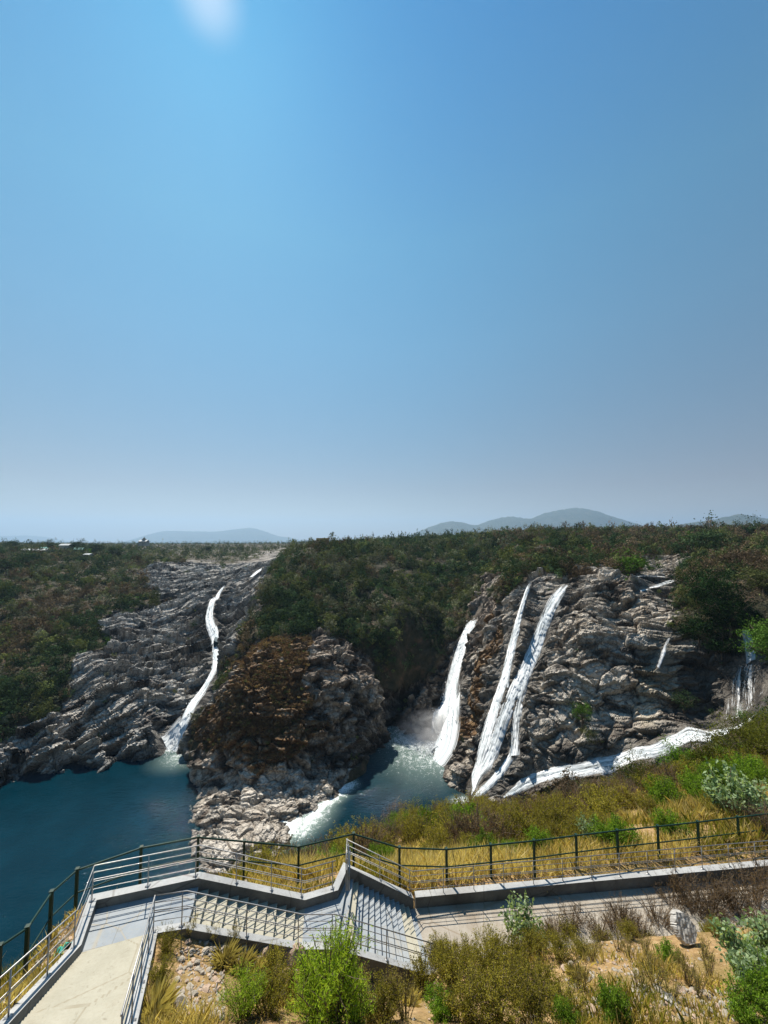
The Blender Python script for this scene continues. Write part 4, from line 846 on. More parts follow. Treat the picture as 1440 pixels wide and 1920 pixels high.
def far_scatter():
    g = np.random.default_rng(21)
    N = 36000; a = g.uniform(-1.12, 1.12, N); D = np.exp(g.uniform(math.log(88), math.log(430), N)); x = a*D; z = T(x, D)
    rock, brown, u, v = cover(x, D, z); chn = channel(x, D, 1., 3)
    e = 2.; sl = np.hypot(T(x+e, D)-T(x-e, D), T(x, D+e)-T(x, D-e))/(2*e)
    dn = fbm(np.stack([x, D, z], 1)/38., 3, 300)
    keep = (z > -86) & (chn < .2) & (g.uniform(size=N) < np.where(rock, .025, np.where(brown, .95, np.clip(.8+dn*.6, .3, 1))))
    kz = fbm(np.stack([x, D, z], 1)/24., 3, 310)+g.normal(size=N)*.28
    inst = []; big = []
    for i in np.nonzero(keep)[0]:
        left = u[i] < 490
        if brown[i]: k = ('russet', 'straw')[int(g.uniform() < .35)]
        elif kz[i] < (-.30 if u[i] < 960 else -.12): k = 'russet'
        elif kz[i] < -.12: k = 'grey'
        elif kz[i] < .14: k = 'olive'
        elif kz[i] > .95: k = 'bright'
        else: k = 'dark'
        if 490 < u[i] < 930 and k in ('russet', 'bright') and not brown[i] and g.uniform() < .75: k = ('dark', 'dark', 'olive', 'grey')[int(g.integers(4))]
        r = float(np.clip(g.lognormal(.62, .40), .7, 4.8))*(D[i]/210)**.25
        r *= 1.5 if 490 < u[i] < 960 else 1.25
        if rock[i]: r *= .42
        if brown[i]: r *= .4
        if D[i] < 140: r *= .75
        h = r*g.uniform(.8, 1.5); pos = np.array((x[i], D[i], z[i]-.25*r)); rec = (k, pos, r, h, g.uniform(0, 6.28), float(np.clip(g.lognormal(0., .36), .45, 2.1)), u[i], v[i])
        big.append((r/D[i], rec))
    big.sort(key=lambda q: -q[0])
    indiv, rest = [b[1] for b in big[:300]], [b[1] for b in big[300:]]
    for q_, (k, pos, r, h, rz, t, uu, vv) in enumerate(rest): inst.append((TPL[k+('_fine' if q_ < 4200 else '')][int(g.integers(3))], pos, r, h, rz, t))
    # low dry growth over the brown flank of the headland
    N = 16000; a = g.uniform(-.5, -.1, N); D = g.uniform(143, 200, N); x = a*D; z = T(x, D); rock, brown, u, v = cover(x, D, z); cl = fbm(np.stack([x, D, z], 1)/7., 3, 340)
    NN = normals(x, D)
    for i in np.nonzero(brown & (z > -87) & (cl+g.normal(size=N)*.2 > -.12) & (u < 700))[0]:
        r = g.uniform(.45, 1.15); inst.append((TPL['rust' if g.uniform() < .78 else ('straw', 'olive')[int(g.integers(2))]][int(g.integers(3))], np.array((x[i], D[i], z[i]))+NN[i]*g.uniform(.2, 1.2), r, r*.8, g.uniform(0, 6.28), g.uniform(.6, 1.4)))
    V, C = merge(inst); tag(link("hillside_scrub", mesh_np("hillside_scrub", V, qidx(len(V)), [M['scrub']], False, cols=C)), kind='stuff')
    MT = {k: [mesh_np("bush", V, qidx(len(V)), [M['scrub']], False, cols=C) for V, C in TPL[k+'_fine']] for k in ("dark", "olive", "russet", "grey", "bright", "straw")}
    adj = dict(dark="dark green leafy", olive="olive green", russet="bare russet brown", grey="greyish green", bright="bright green", straw="straw coloured dry")
    for k, pos, r, h, rz, t, uu, vv in indiv:
        zone = ("on the left slope" if uu < 300 else "on the wooded headland" if uu < 930 else "around the brink of the right cliff")
        if 300 <= uu < 490: zone = "beside the channel of the far left cascade"
        o = link("bush", MT[k][int(g.integers(3))]); o.location = pos; o.scale = (r, r, h); o.rotation_euler[2] = rz
        tag(o, "%s bush %s" % (adj[k], zone), "bush", "%s bushes %s" % (adj[k], zone))
    # plateau woods: far, reads as one mass
    inst = []; N = 20000; a = g.uniform(-1.25, 1.25, N); D = np.exp(g.uniform(math.log(360), math.log(2600), N)); x = a*D; z = T(x, D)
    rock, brown, u, v = cover(x, D, z); kz = fbm(np.stack([x, D, z], 1)/70., 3, 320)+g.normal(size=N)*.25
    keep = ~rock & (channel(x, D, 2, 3) < .2)
    for i in np.nonzero(keep)[0]:
        k = 'russet' if kz[i] < -.34 else 'grey' if kz[i] < -.1 else 'olive' if kz[i] < .2 else 'dark'
        if u[i] > 900 and k == 'dark' and g.uniform() < .5: k = 'russet'
        if u[i] < 540 and k == 'russet': k = 'dark'
        if 560 < u[i] < 930 and k == 'russet' and g.uniform() < .6: k = 'olive'
        r = g.uniform(2.8, 5.6)*(D[i]/600)**.3*(.75 if u[i] < 540 else 1.); V, C = TPL[k][int(g.integers(3))]; nv = 4*(62 if D[i] < 900 else 34)
        inst.append(((V[:nv], C[:nv]), np.array((x[i], D[i], z[i]-.2)), r, r*g.uniform(.9, 1.7)*(1.7 if g.uniform() < .12 else 1), g.uniform(0, 6.28), float(np.clip(g.lognormal(0., .32), .5, 1.9))))
    V, C = merge(inst); tag(link("plateau_woods", mesh_np("plateau_woods", V, qidx(len(V)), [M['scrub']], False, cols=C)), kind='stuff')
far_scatter()

def tree(name, pos, H, Rc, kind, label, seed, n=2600, trunk=.35, flat=.75, lean=(0, 0), group=None, bare=False, leaf=None, nclump=26):
    """tapered trunk with limbs, and a crown of leaf clumps round the limb ends"""
    g = np.random.default_rng(seed); r = tag(empty(name, pos), label, "tree" if 'tree' in name else name.split('_')[-1], group); m = MB()
    top = np.array((lean[0], lean[1], H*trunk)); m.tube([(0, 0, -.6), top*.5+g.normal(size=3)*.04*H*np.array((1, 1, 0)), top], [H*.034, H*.026, H*.02], 8)
    nl = 9; tips = []
    for i in range(nl):
        w = 2*math.pi*(i+g.uniform(0, .6))/nl; rr = Rc*g.uniform(.45, .9); e = top+np.array((math.cos(w)*rr, math.sin(w)*rr, (H-H*trunk)*g.uniform(.25, .85)))
        mid = top+(e-top)*.5+np.array((0, 0, -.08*H*g.uniform(-1, 1))); m.tube([top-np.array((0, 0, H*.05*g.uniform())), mid, e], [H*.014, H*.009, H*.004], 6); tips.append(e)
        for j in range(4 if bare else 2):
            f = mid+(e-mid)*g.uniform(0, .8); e2 = f+g.normal(size=3)*Rc*.3+np.array((0, 0, Rc*.15)); m.tube([f, (f+e2)/2+g.normal(size=3)*.05*Rc, e2], [H*.006, H*.004, H*.002], 5); tips.append(e2)
    m.build("trunk", M['bark'], r, True)
    P, k, nn = crown_pts(g, n, nclump, flat, .3, .25); cz0 = H*trunk*.75
    P = P*np.array((Rc, Rc, (H-cz0)/(1.75*flat)))+np.array((lean[0], lean[1], cz0))
    nt = n//3; ti = g.integers(0, len(tips), nt); P[:nt] = np.array(tips)[ti]+g.normal(size=(nt, 3))*Rc*.13
    col = colmix(kind, n, g)*np.concatenate([g.uniform(.7, 1.3, len(tips))[ti], g.uniform(.65, 1.4, nclump)[k[nt:]]])[:, None]
    V, C = leaves(P, leaf or Rc*.085, .55, col, g, 0., nn); me = mesh_np("crown", V, qidx(len(V)), [M['scrub' if pos[1] > 66 else 'leaf']], False, cols=C); link("crown", me, r)
    return r
def far_tree(name, u, v, H, Rc, kind, label, seed, dmin=60, sink=.5, **kw):
    p = hit(u, v, dmin); p[2] -= sink; return tree(name, p, H, Rc, kind, label, seed, **kw)
# trees one can tell apart
far_tree("leafy_tree", 1335, 1150, 15, 9.5, 'deep', "topmost large dark leafy tree hanging over the right end of the bare cliff", 41, n=6200, nclump=42, leaf=.62)
far_tree("leafy_tree", 1368, 1195, 14, 8.5, 'deep', "dark green tree below and right of the topmost one at the cliff's end", 42, n=5600, nclump=38, leaf=.6)
far_tree("leafy_tree", 1312, 1215, 11, 6.5, 'deep', "dark drooping tree on the shadowed corner of the right cliff", 43, n=4200, nclump=34, leaf=.55)
far_tree("leafy_tree", 1352, 1235, 7, 5.5, 'deep', "lowest dark tree of the clump left of the small spout", 53, n=3200, leaf=.5)
far_tree("leafy_tree", 1445, 1262, 15, 7.5, 'bright', "bright green tree at the far right edge beside the small spout", 44, n=5600, nclump=38, leaf=.5)
far_tree("leafy_tree", 1432, 1120, 11, 7, 'olive', "olive green tree above the bright green one at the right edge", 45, n=3600, leaf=.5)
far_tree("spreading_tree", 1335, 1045, 15, 13, 'dark', "wide dark green tree on the rise behind the right cliff", 46, n=3200)
far_tree("spreading_tree", 1285, 1050, 12, 10, 'dark', "rounded dark green tree left of the wide one behind the right cliff", 47, n=2600)
far_tree("spreading_tree", 1405, 1008, 11, 11, 'dark', "dark tree on the skyline at the right edge of the plateau", 48, n=2600)
far_tree("brown_shrub", 1400, 1062, 6, 8, 'russet', "big brown leafless shrub on the dry bank above the right trees", 49, n=2400)
far_tree("round_bush", 1187, 1074, 8, 9, 'bright', "large round green bush on the rock shelf above the right cliff", 50, n=3200, trunk=.12)
far_tree("small_bush", 1178, 1096, 3.4, 3.6, 'bright', "small vivid green bush below the large round one on the rock shelf", 51, n=1200, trunk=.1)
far_tree("bare_tree", 1196, 1022, 15, 8.5, 'russet', "tall bare branching tree on the skyline above the right cliff", 52, n=500, bare=True, trunk=.45)
for i, (u, v, H, Rr) in enumerate([(1010, 1062, 8, 6), (1045, 1068, 7, 6), (1085, 1062, 7, 6.5), (1120, 1058, 6, 5), (985, 1078, 8, 5)]):
    far_tree("dense_bush", u, v, H, Rr, 'dark', "dark green bush in the row along the brink over the twin falls", 60+i, n=2000, trunk=.15, group="bushes along the brink over the twin falls")
far_tree("hanging_bush", 1092, 1350, 6.5, 3.6, 'bright', "green creeper bush clinging to the middle of the right cliff's foot", 70, n=2400, trunk=.15, flat=1.1)
far_tree("hanging_bush", 1105, 1390, 5, 3.2, 'olive', "darker creeper bush just under the green one at the cliff's foot", 71, n=1800, trunk=.15)
far_tree("hanging_bush", 1282, 1330, 6.5, 3.6, 'dark', "dark green bush on the rock face right of the pale trickle", 72, n=2200, trunk=.15, flat=1.1)
far_tree("small_tree", 1392, 1350, 3.4, 2.2, 'bright', "small green tree on the bank in front of the wide thin waterfall", 73, n=1500, dmin=60)
for i, (u, v, H, Rr, kd, lab) in enumerate([(93, 1036, 16, 5, 'dark', "tall dark tree standing above the sheds on the left plateau"), (145, 1034, 13, 9, 'dark', "broad rounded tree by the white pavilion"), (180, 1040, 12, 9, 'dark', "broad tree right of the rounded tree by the pavilion"),
                                           (215, 1046, 12, 10, 'dark', "large dark tree at the brow where the left plateau ends"), (20, 1032, 13, 9, 'dark', "dark tree at the left edge of the plateau"), (50, 1060, 12, 11, 'dark', "wide dark tree below the long pale shed"),
                                           (10, 1075, 12, 11, 'dark', "wide dark tree at the left edge below the sheds"), (390, 1036, 13, 7, 'dark', "lone tree standing out of the woods behind the left cascade")]):
    far_tree("broad_tree", u, v, H, Rr, kd, lab, 80+i, n=1800, leaf=Rr*.11, trunk=.3)

def skyline():  # trees along the skyline, each a single leaf cloud without trunk
    g = np.random.default_rng(55); MS = {k: [mesh_np("skyline_tree", *(lambda q: (q[0], qidx(len(q[0]))))(TPL[k+'_fine'][j]), [M['scrub']], False, cols=TPL[k+'_fine'][j][1]) for j in range(3)] for k in ("dark", "olive", "grey", "russet")}
    nm = dict(dark="dark green", olive="olive green", grey="greyish", russet="brown half-bare")
    for z0, z1, n, D0, D1, zone, kinds in ((-200, 540, 46, 430, 760, "far left plateau", ("dark", "dark", "olive", "grey")), (560, 960, 34, 300, 430, "crest of the headland", ("dark", "olive", "grey", "russet")), (960, 1480, 52, 250, 470, "plateau above the right cliff", ("olive", "russet", "grey", "russet", "dark"))):
        for _ in range(n):
            u = g.uniform(z0, z1); D = g.uniform(D0, D1); x = a_of(u, D, -10)*D; z = float(T(x, D)); k = kinds[int(g.integers(len(kinds)))]
            r = g.uniform(2.4, 5.2)*(1.25 if D > 430 else .9); o = link("skyline_tree", MS[k][int(g.integers(3))], None, (x, D, z-.3)); o.scale = (r, r, r*g.uniform(1.1, 2.)); o.rotation_euler[2] = g.uniform(0, 6.28)
            tag(o, "%s tree rising from the scrub on the %s" % (nm[k], zone), "bush", "%s trees on the %s" % (nm[k], zone))
skyline()

# ------------------------------------------------------------------ plants of the near hill
PK = dict(feather=dict(ns=34, H=1.7, R=.85, L=.085, asp=.2, n=190, c=((.20, .34, .02), (.42, .54, .06)), up=.6), olive=dict(ns=40, H=1.15, R=.85, L=.05, asp=.5, n=130, c=((.12, .115, .015), (.36, .31, .06)), up=.3),
          green=dict(ns=34, H=1.1, R=.75, L=.075, asp=.4, n=120, c=((.06, .13, .012), (.20, .30, .035)), up=.3), milkweed=dict(ns=20, H=1.6, R=.8, L=.15, asp=.55, n=44, c=((.12, .19, .09), (.34, .42, .24)), up=.35),
          twig=dict(ns=38, H=1.35, R=.8, L=.035, asp=.45, n=46, c=((.13, .075, .035), (.30, .20, .10)), up=.2), weed=dict(ns=16, H=1.3, R=.5, L=.05, asp=.4, n=60, c=((.16, .14, .03), (.38, .31, .11)), up=.3), tussock=dict(ns=0, H=.7, R=.45, L=.5, asp=.03, n=420, c=((.30, .24, .09), (.52, .43, .2)), up=2.2))
def plant_meshes(kind, seed):
    k = PK[kind]; g = np.random.default_rng(seed); m = MB(); P = []
    if kind == 'tussock':
        n = k['n']; w = g.uniform(0, 6.28, n); out = g.uniform(0, 1, n)**.6; d = np.stack([np.cos(w)*out*.7, np.sin(w)*out*.7, np.ones(n)], 1); d /= np.linalg.norm(d, axis=1)[:, None]; L = g.uniform(.35, 1, n)[:, None]*k['H']
        b = np.stack([np.cos(w)*.12*out, np.sin(w)*.12*out, 0*w], 1); sd = np.stack([-np.sin(w), np.cos(w), 0*w], 1)*.011; tip = b+d*L+np.stack([np.cos(w), np.sin(w), -.5+0*w], 1)*(out**2*.22)[:, None]
        V = np.stack([b-sd, b+sd, b+d*L*.6+sd*.7, tip], 1).reshape(-1, 3); C = np.repeat(np.array(k['c'][0])+(np.array(k['c'][1])-np.array(k['c'][0]))*g.uniform(0, 1, (n, 1)), 4, 0)
        return None, mesh_np("foliage", V, qidx(len(V)), [M['leaf']], False, cols=C)
    lump = g.uniform(.55, 1., k['ns'])
    for i in range(k['ns']):
        w = g.uniform(0, 6.28); rr = k['R']*g.uniform(.1, 1)**.7; h = k['H']*lump[i]*(1-.35*(rr/k['R'])**2); b = np.array((math.cos(w)*rr*.25, math.sin(w)*rr*.25, -.08)); e = np.array((math.cos(w)*rr, math.sin(w)*rr, h)); mid = (b+e)/2+np.array((-math.cos(w)*rr*.15, -math.sin(w)*rr*.15, h*.1))+g.normal(size=3)*.04
        t = np.linspace(0, 1, 6)[:, None]; pts = (1-t)**2*b+2*t*(1-t)*mid+t*t*e; m.tube(list(pts), list(np.linspace(.011, .004, 6)*k['H']), 4, False)
        nb = 5 if kind in ('twig', 'feather', 'olive') else 2; segs = [(b, mid, e)]
        for j in range(nb):
            tt = g.uniform(.35, .9); q = (1-tt)**2*b+2*tt*(1-tt)*mid+tt*tt*e; q2 = q+g.normal(size=3)*np.array((.16, .16, .08))*k['H']*.8+np.array((0, 0, .16*k['H'])); m.tube([q, (q+q2)/2+g.normal(size=3)*.015, q2], [.004*k['H'], .003*k['H'], .002*k['H']], 3, False); segs.append((q, (q+q2)/2, q2))
        n = k['n']; si = g.integers(0, len(segs), n); tt = g.uniform(.12, 1, (n, 1)); A = np.array([segs[q][0] for q in si]); B = np.array([segs[q][1] for q in si]); E_ = np.array([segs[q][2] for q in si])
        sp = k['L']*.55 if kind == 'milkweed' else k['L']*.75
        P.append((1-tt)**2*A+2*tt*(1-tt)*B+tt*tt*E_+g.normal(size=(n, 3))*sp)
    P = np.concatenate(P); n = len(P); c0, c1 = (np.array(q) for q in k['c']); C = c0+(c1-c0)*g.uniform(0, 1, (n, 1))
    V, C = leaves(P, k['L'], k['asp'], C, g, k['up']); return m.mesh("stems", M['bark'], True), mesh_np("foliage", V, qidx(len(V)), [M['leaf']], False, cols=C)
PM = {k: [plant_meshes(k, 700+7*i+j) for j in range(3 if k not in ('feather', 'milkweed') else 2)] for i, k in enumerate(PK)}
gp = np.random.default_rng(77)
PNAME = dict(feather="feathery_shrub", olive="olive_shrub", green="green_shrub", milkweed="milkweed_plant", twig="dry_shrub", weed="dry_weed", tussock="grass_tussock")
def plant(kind, u, v, s, label, group=None, sz=1., xyz=None):
    p = np.array(hit(u, v, 6)) if xyz is None else np.array(xyz, float)
    if p[1] < 66: p[2] = float(gz(p[0], p[1])[0])
    st_, fo = PM[kind][int(gp.integers(len(PM[kind])))]; rz = gp.uniform(0, 6.28)
    r = tag(empty(PNAME[kind], p, rz), label, "grass" if kind == 'tussock' else "plant" if kind in ('milkweed', 'weed') else "shrub", group); r.scale = (s, s, s*sz)
    if st_ is not None: link("stems", st_, r)
    link("foliage", fo, r); return r
def near_plants():
    P = plant
    P('feather', 622, 1915, 1.2, "tall feathery bright green shrub below the staircase, the largest of its kind", None, 1.15); P('feather', 585, 1908, .8, "feathery light green shrub at the left foot of the tallest one")
    P('feather', 662, 1906, .75, "feathery light green shrub at the right foot of the tallest one"); P('feather', 455, 1905, .75, "low feathery green shrub on the rubble left of the tall one", None, .8)
    P('green', 1150, 1910, .75, "bright green upright shrub among pale stones on the right slope", None, 1.1); P('green', 830, 1900, .7, "mid green shrub in front of the olive scrub below the path")
    P('green', 1060, 1918, .55, "small vivid green shrub at the very bottom of the slope"); P('green', 1250, 1810, .6, "green shrub on bare soil below the white sheet"); P('green', 505, 1605, 1.6, "dense bright green bush just beyond the green fence", None, 1.1); P('green', 470, 1612, 1.1, "smaller bright green bush left of the dense one beyond the fence")
    P('milkweed', 978, 1765, 1.05, "pale green milkweed standing tall against the path kerb", None, 1.2); P('milkweed', 1395, 1835, 1.0, "large silvery green milkweed at the right edge"); P('milkweed', 1448, 1815, 1.0, "silvery milkweed at the right edge, partly behind the large one"); P('milkweed', 1430, 1885, .85, "low milkweed in front of the large one at the right edge")
    P('milkweed', 1365, 1530, 1.7, "pale milkweed growing beyond the fence near the right edge", None, 1.1); P('milkweed', 1415, 1545, 1.5, "pale milkweed beyond the fence, right of its taller neighbour"); P('milkweed', 1108, 1580, .9, "small pale milkweed beyond the fence in golden grass", None, 1.1)
    ol = [(800, 1850, 1.0), (850, 1840, 1.1), (900, 1855, 1.15), (945, 1850, 1.1), (985, 1875, 1.0), (1020, 1850, .9), (870, 1905, 1.0), (930, 1910, 1.0), (1000, 1912, .9), (820, 1790, .8), (875, 1790, .9), (920, 1800, .9), (1060, 1890, .8), (1000, 1790, .8), (1045, 1800, .8), (960, 1810, .9), (840, 1815, .8), (1090, 1800, .6), (780, 1830, .8)]
    for u, v, s in ol: P('olive', u, v, s*.95, "olive yellow shrub in the thicket below the lower flight and path", "olive thicket below the path")
    for u, v, s in [(1000, 1752, .6), (1030, 1757, .6), (1065, 1757, .65), (1130, 1752, .6), (1215, 1748, .65), (1330, 1735, .6), (1345, 1755, .6), (1180, 1760, .55)]: P('olive', u, v, s, "low olive shrub growing at the near edge of the level path", "olive shrubs at the path edge")
    for u, v, s in [(500, 1900, .8), (540, 1880, .8), (510, 1850, .7), (720, 1905, .8), (300, 1850, .5), (315, 1800, .5)]: P('olive', u, v, s, "low olive shrub on the rubble slope beside the feathery shrubs", "low shrubs on the rubble slope")
    for u, v, s in [(1180, 1740, .75), (1150, 1735, .6), (1205, 1745, .7), (1300, 1715, .8), (1260, 1712, .7), (1340, 1720, .8), (1420, 1725, .9), (1090, 1745, .6), (1120, 1750, .6), (1380, 1700, .8), (1040, 1752, .6), (1070, 1748, .65), (1235, 1735, .8), (1165, 1725, .7), (1330, 1700, .9), (1360, 1690, .9), (1410, 1690, 1.), (1440, 1690, 1.), (1280, 1690, .8)]: P('twig', u, v, s*1.3, "dry brown twiggy shrub along the near edge of the level path", "dry shrubs along the path")
    for u, v, s in [(1395, 1915, .8), (1425, 1880, .85), (1445, 1910, .9), (1450, 1860, .9)]: P('green', u, v, s, "dark green shrub under the milkweeds at the right edge", "shrubs under the milkweeds")
    for u, v, s in [(700, 1895, .9), (740, 1870, .9), (760, 1900, .9), (680, 1850, .8), (640, 1845, .7), (355, 1765, .5), (400, 1772, .5), (440, 1778, .5), (480, 1785, .5), (520, 1790, .5), (310, 1755, .5), (1220, 1830, .6), (1200, 1870, .6), (1230, 1860, .7), (1260, 1880, .6), (1290, 1850, .7), (1310, 1870, .6), (1180, 1800, .6), (1160, 1780, .6), (1330, 1830, .7), (1210, 1790, .6), (1120, 1780, .6), (1275, 1820, .5), (1090, 1850, .8), (1110, 1810, .6), (1320, 1790, .6)]: P('weed', u, v, s, "thin dry weed on the slope between staircase and camera", "dry weeds on the near slope")
    for u, v, s in [(285, 1905, .9), (270, 1870, .6), (420, 1820, .8), (450, 1835, .8), (480, 1845, .7), (1080, 1830, .6), (770, 1880, .6)]: P('tussock', u, v, s, "straw coloured grass tussock on the stony near slope", "grass tussocks on the near slope")
    # scrub on the hill beyond the fence
    g = np.random.default_rng(5); n = 0
    while n < 270:
        u = g.uniform(380, 1460); D = math.exp(g.uniform(math.log(20.5), math.log(66))); z = float(T(a_of(u, D, -20)*D, D)); x = a_of(u, D, z)*D; z = float(T(x, D)); pu, pv = project(x, D, z)
        if pu < 560 and D > 34: continue
        if pu < 380: continue
        dry = vn(np.array([[x/7., D/7., 0]]), 8)[0]; far = D > 27
        if not far and g.uniform() < .62: continue
        k = 'twig' if dry < -.18 else 'olive' if dry < .52 else 'green'
        if pu < 760 and g.uniform() < .5 and D > 24: k = 'twig'
        zone = "beyond the fence, towards the river" if pu < 880 else "beyond the fence, towards the stream"
        s = g.uniform(.8, 1.5)*(1.0 if D < 27 else 1.55)
        if 600 < pu < 900 and D > 34: s *= 1.2
        nm = dict(twig="dry brown", olive="olive", green="green")[k]
        P(k, 0, 0, s, "%s shrub on the hill %s" % (nm, zone), "%s shrubs %s" % (nm, zone), 1., (x, D, z)); n += 1
near_plants()
def near_tree(u, v, D, H, Rc, kind, label, seed, **kw):
    p = at_d(u, v, D); p[2] = float(gz(p[0], p[1])[0])-.1; return tree("hill_tree" if H > 3 else "small_tree", p, H, Rc, kind, label, seed, **kw)
KIND['olivetree'] = ((.04, .05, .01), (.12, .125, .025)); KIND['midgreen'] = ((.05, .12, .014), (.14, .24, .03))
near_tree(1405, 1470, 40, 5.6, 3.6, 'olivetree', "large olive green tree at the right edge in front of the stream", 201, n=9000, leaf=.16, nclump=46, trunk=.2)
near_tree(1460, 1455, 42, 5.6, 3.8, 'olivetree', "olive tree cut off by the right edge, in front of the small waterfall", 202, n=7000, leaf=.16, nclump=40, trunk=.2)
near_tree(1345, 1500, 36, 3.4, 2.4, 'olivetree', "lower olive bush tree left of the large one near the stream", 203, n=5000, leaf=.14, nclump=34, trunk=.15)
near_tree(1283, 1490, 38, 4.6, 1.7, 'midgreen', "slim mid green tree rising in front of the stream", 204, n=4200, leaf=.15, trunk=.2, flat=1.2)
near_tree(1215, 1510, 38, 3.4, 2.6, 'olivetree', "rounded olive bush tree just left of the slim green one", 205, n=4600, leaf=.13, nclump=34, trunk=.15)
near_tree(1115, 1535, 38, 3.2, 2.8, 'russet', "reddish brown leafless thicket on the hill below the stream", 206, n=3000, leaf=.09, bare=True, trunk=.15)
near_tree(800, 1560, 36, 3.0, 1.5, 'olivetree', "thin olive tree on the skyline of the hill in front of the green pool", 207, n=1900, leaf=.11, trunk=.25)
near_tree(845, 1550, 36, 2.8, 1.6, 'olivetree', "olive bush tree right of the thin one in front of the green pool", 208, n=2400, leaf=.11, trunk=.25)
near_tree(740, 1565, 36, 2.3, 1.5, 'russet', "small leafless brown tree in front of the green pool", 209, n=900, leaf=.08, bare=True, trunk=.25)

# ------------------------------------------------------------------ grass, rubble, stones, litter
def grass():
    g = np.random.default_rng(9); N = 230000; D = np.exp(g.uniform(math.log(7.5), math.log(46), N)); a = g.uniform(-1.12, 1.12, N); x = a*D
    p = np.stack([x, D, 0*x], 1); dn = fbm(p/2.2, 3, 400); T0 = T(x, D); u, v = project(x, D, T0)
    far = D > np.interp(a, [-1.2, -.75, -.3, .2, 1.2], [12, 14.6, 17.3, 18.2, 20.5])
    keep = dn+g.normal(size=N)*.12 > np.where(far, -.3, .26)
    keep &= ~((~far) & (u > 1040) & (g.uniform(size=N) < .12))
    for poly, z in WALK:
        c = sum(poly)/len(poly); big = [tuple(c+(q-c)*(1+.5/np.linalg.norm(q-c))) for q in poly]; keep &= ~inpoly(x, D, big)
    keep &= (D < 30) | (g.uniform(size=N) < .5)
    x, D, dn, far = x[keep], D[keep], dn[keep], far[keep]; z = gz(x, D)-.03; n = len(x)
    h = g.uniform(.14, .5, n)*np.where(far, 1.7, .75)*(1+.5*np.clip(dn, -.5, .8)); w = g.uniform(0, 6.28, n); t = g.normal(size=(n, 2))*.32; wd = (.006+.0007*D)*g.uniform(.7, 1.3, n)
    b = np.stack([x, D, z], 1); sd = np.stack([np.cos(w)*wd, np.sin(w)*wd, 0*w], 1); m1 = b+np.stack([t[:, 0]*h*.35, t[:, 1]*h*.35, h*.6], 1); tip = b+np.stack([t[:, 0]*h, t[:, 1]*h, h], 1)
    V = np.stack([b-sd, b+sd, m1+sd*.8, tip, m1-sd*.8], 1).reshape(-1, 3); i = np.arange(n)[:, None]*5
    kz = fbm(np.stack([x, D, 0*x], 1)/3.5, 3, 410)+g.normal(size=n)*.2; q = np.clip(kz*1.4+.45, 0, 1)[:, None]
    c = np.array((.20, .20, .035))*(q > .88)+(q <= .88)*(np.array((.36, .26, .085))*(q)+np.array((.66, .53, .25))*(1-q)); c = c*g.uniform(.7, 1.25, (n, 1))
    me = mesh_np("dry_grass", V, [np.concatenate([i+0, i+1, i+2, i+3, i+4], 1)], [M['leaf']], False, cols=np.repeat(c, 5, 0)); tag(link("dry_grass", me), kind='stuff')
grass()
_ico = None
def ico():
    import bmesh
    b = bmesh.new(); bmesh.ops.create_icosphere(b, subdivisions=2, radius=1); V = np.array([v.co[:] for v in b.verts]); Ft = np.array([[v.index for v in f.verts] for f in b.faces]); b.free(); return V, Ft
IV, IF = ico()
def rockshape(seed, sx=1, sy=.8, sz=.6, blocky=3.):
    g = np.random.default_rng(seed); V = IV.copy()
    for _ in range(9):                       # cut the ball with planes: broken faces
        nrm = g.normal(size=3); nrm /= np.linalg.norm(nrm); d = g.uniform(.45, .8); e = V@nrm-d; V = V-np.where(e > 0, e, 0)[:, None]*nrm
    V = V*(1+.10*fbm(V*2.2+seed, 3, seed))[:, None]; return V*np.array((sx, sy, sz))
def rubble():
    g = np.random.default_rng(31); tp = [rockshape(s, 1, g.uniform(.6, 1), g.uniform(.4, .8)) for s in range(8)]; VV = []; FF = []; MI = []; k = 0
    Z = [((330, 1790, 420, 1915), 330), ((350, 1770, 560, 1830), 200), ((1060, 1760, 1200, 1900), 280), ((1180, 1860, 1440, 1918), 360), ((1150, 1780, 1330, 1870), 90), ((0, 1740, 60, 1915), 220), ((40, 1730, 130, 1860), 260), ((560, 1790, 1000, 1915), 160)]
    for (u0, v0, u1, v1), n in Z:
        for _ in range(n):
            p = hit(g.uniform(u0, u1), g.uniform(v0, v1), 6)
            if any(inpoly(np.array([p[0]]), np.array([p[1]]), [tuple(q) for q in poly])[0] for poly, _z in WALK): continue
            p[2] = float(gz(p[0], p[1])[0]); s = float(np.clip(g.lognormal(-3.15, .55), .02, .16)); V = tp[int(g.integers(8))]; c, sn = math.cos(q := g.uniform(0, 6.28)), math.sin(q)
            VV.append(np.stack([(V[:, 0]*c-V[:, 1]*sn), V[:, 0]*sn+V[:, 1]*c, V[:, 2]], 1)*s+p+np.array((0, 0, s*.2))); FF.append(IF+k); k += len(V); MI.append(np.full(len(IF), int(g.uniform() < .35)))
    tag(link("rubble", mesh_np("rubble", np.concatenate(VV), np.concatenate(FF), [M['stone'], M['redstone']], False, fmat=np.concatenate(MI))), kind='stuff')
rubble()
def stone(u, v, s, label, seed, mat='stone', sh=(1, .8, .6), dz=.2, dmin=6):
    p = hit(u, v, dmin); p[2] = float(gz(p[0], p[1])[0]) if p[1] < 66 else p[2]
    o = link("stone", mesh_np("stone", rockshape(seed, *sh)*s, IF, [M[mat]], False)); o.location = p+np.array((0, 0, s*dz)); o.rotation_euler[2] = seed; return tag(o, label, "stone")
stone(332, 1893, .30, "grey squared stone on the rubble slope beside the inner railing", 301, sh=(1, .7, .6))
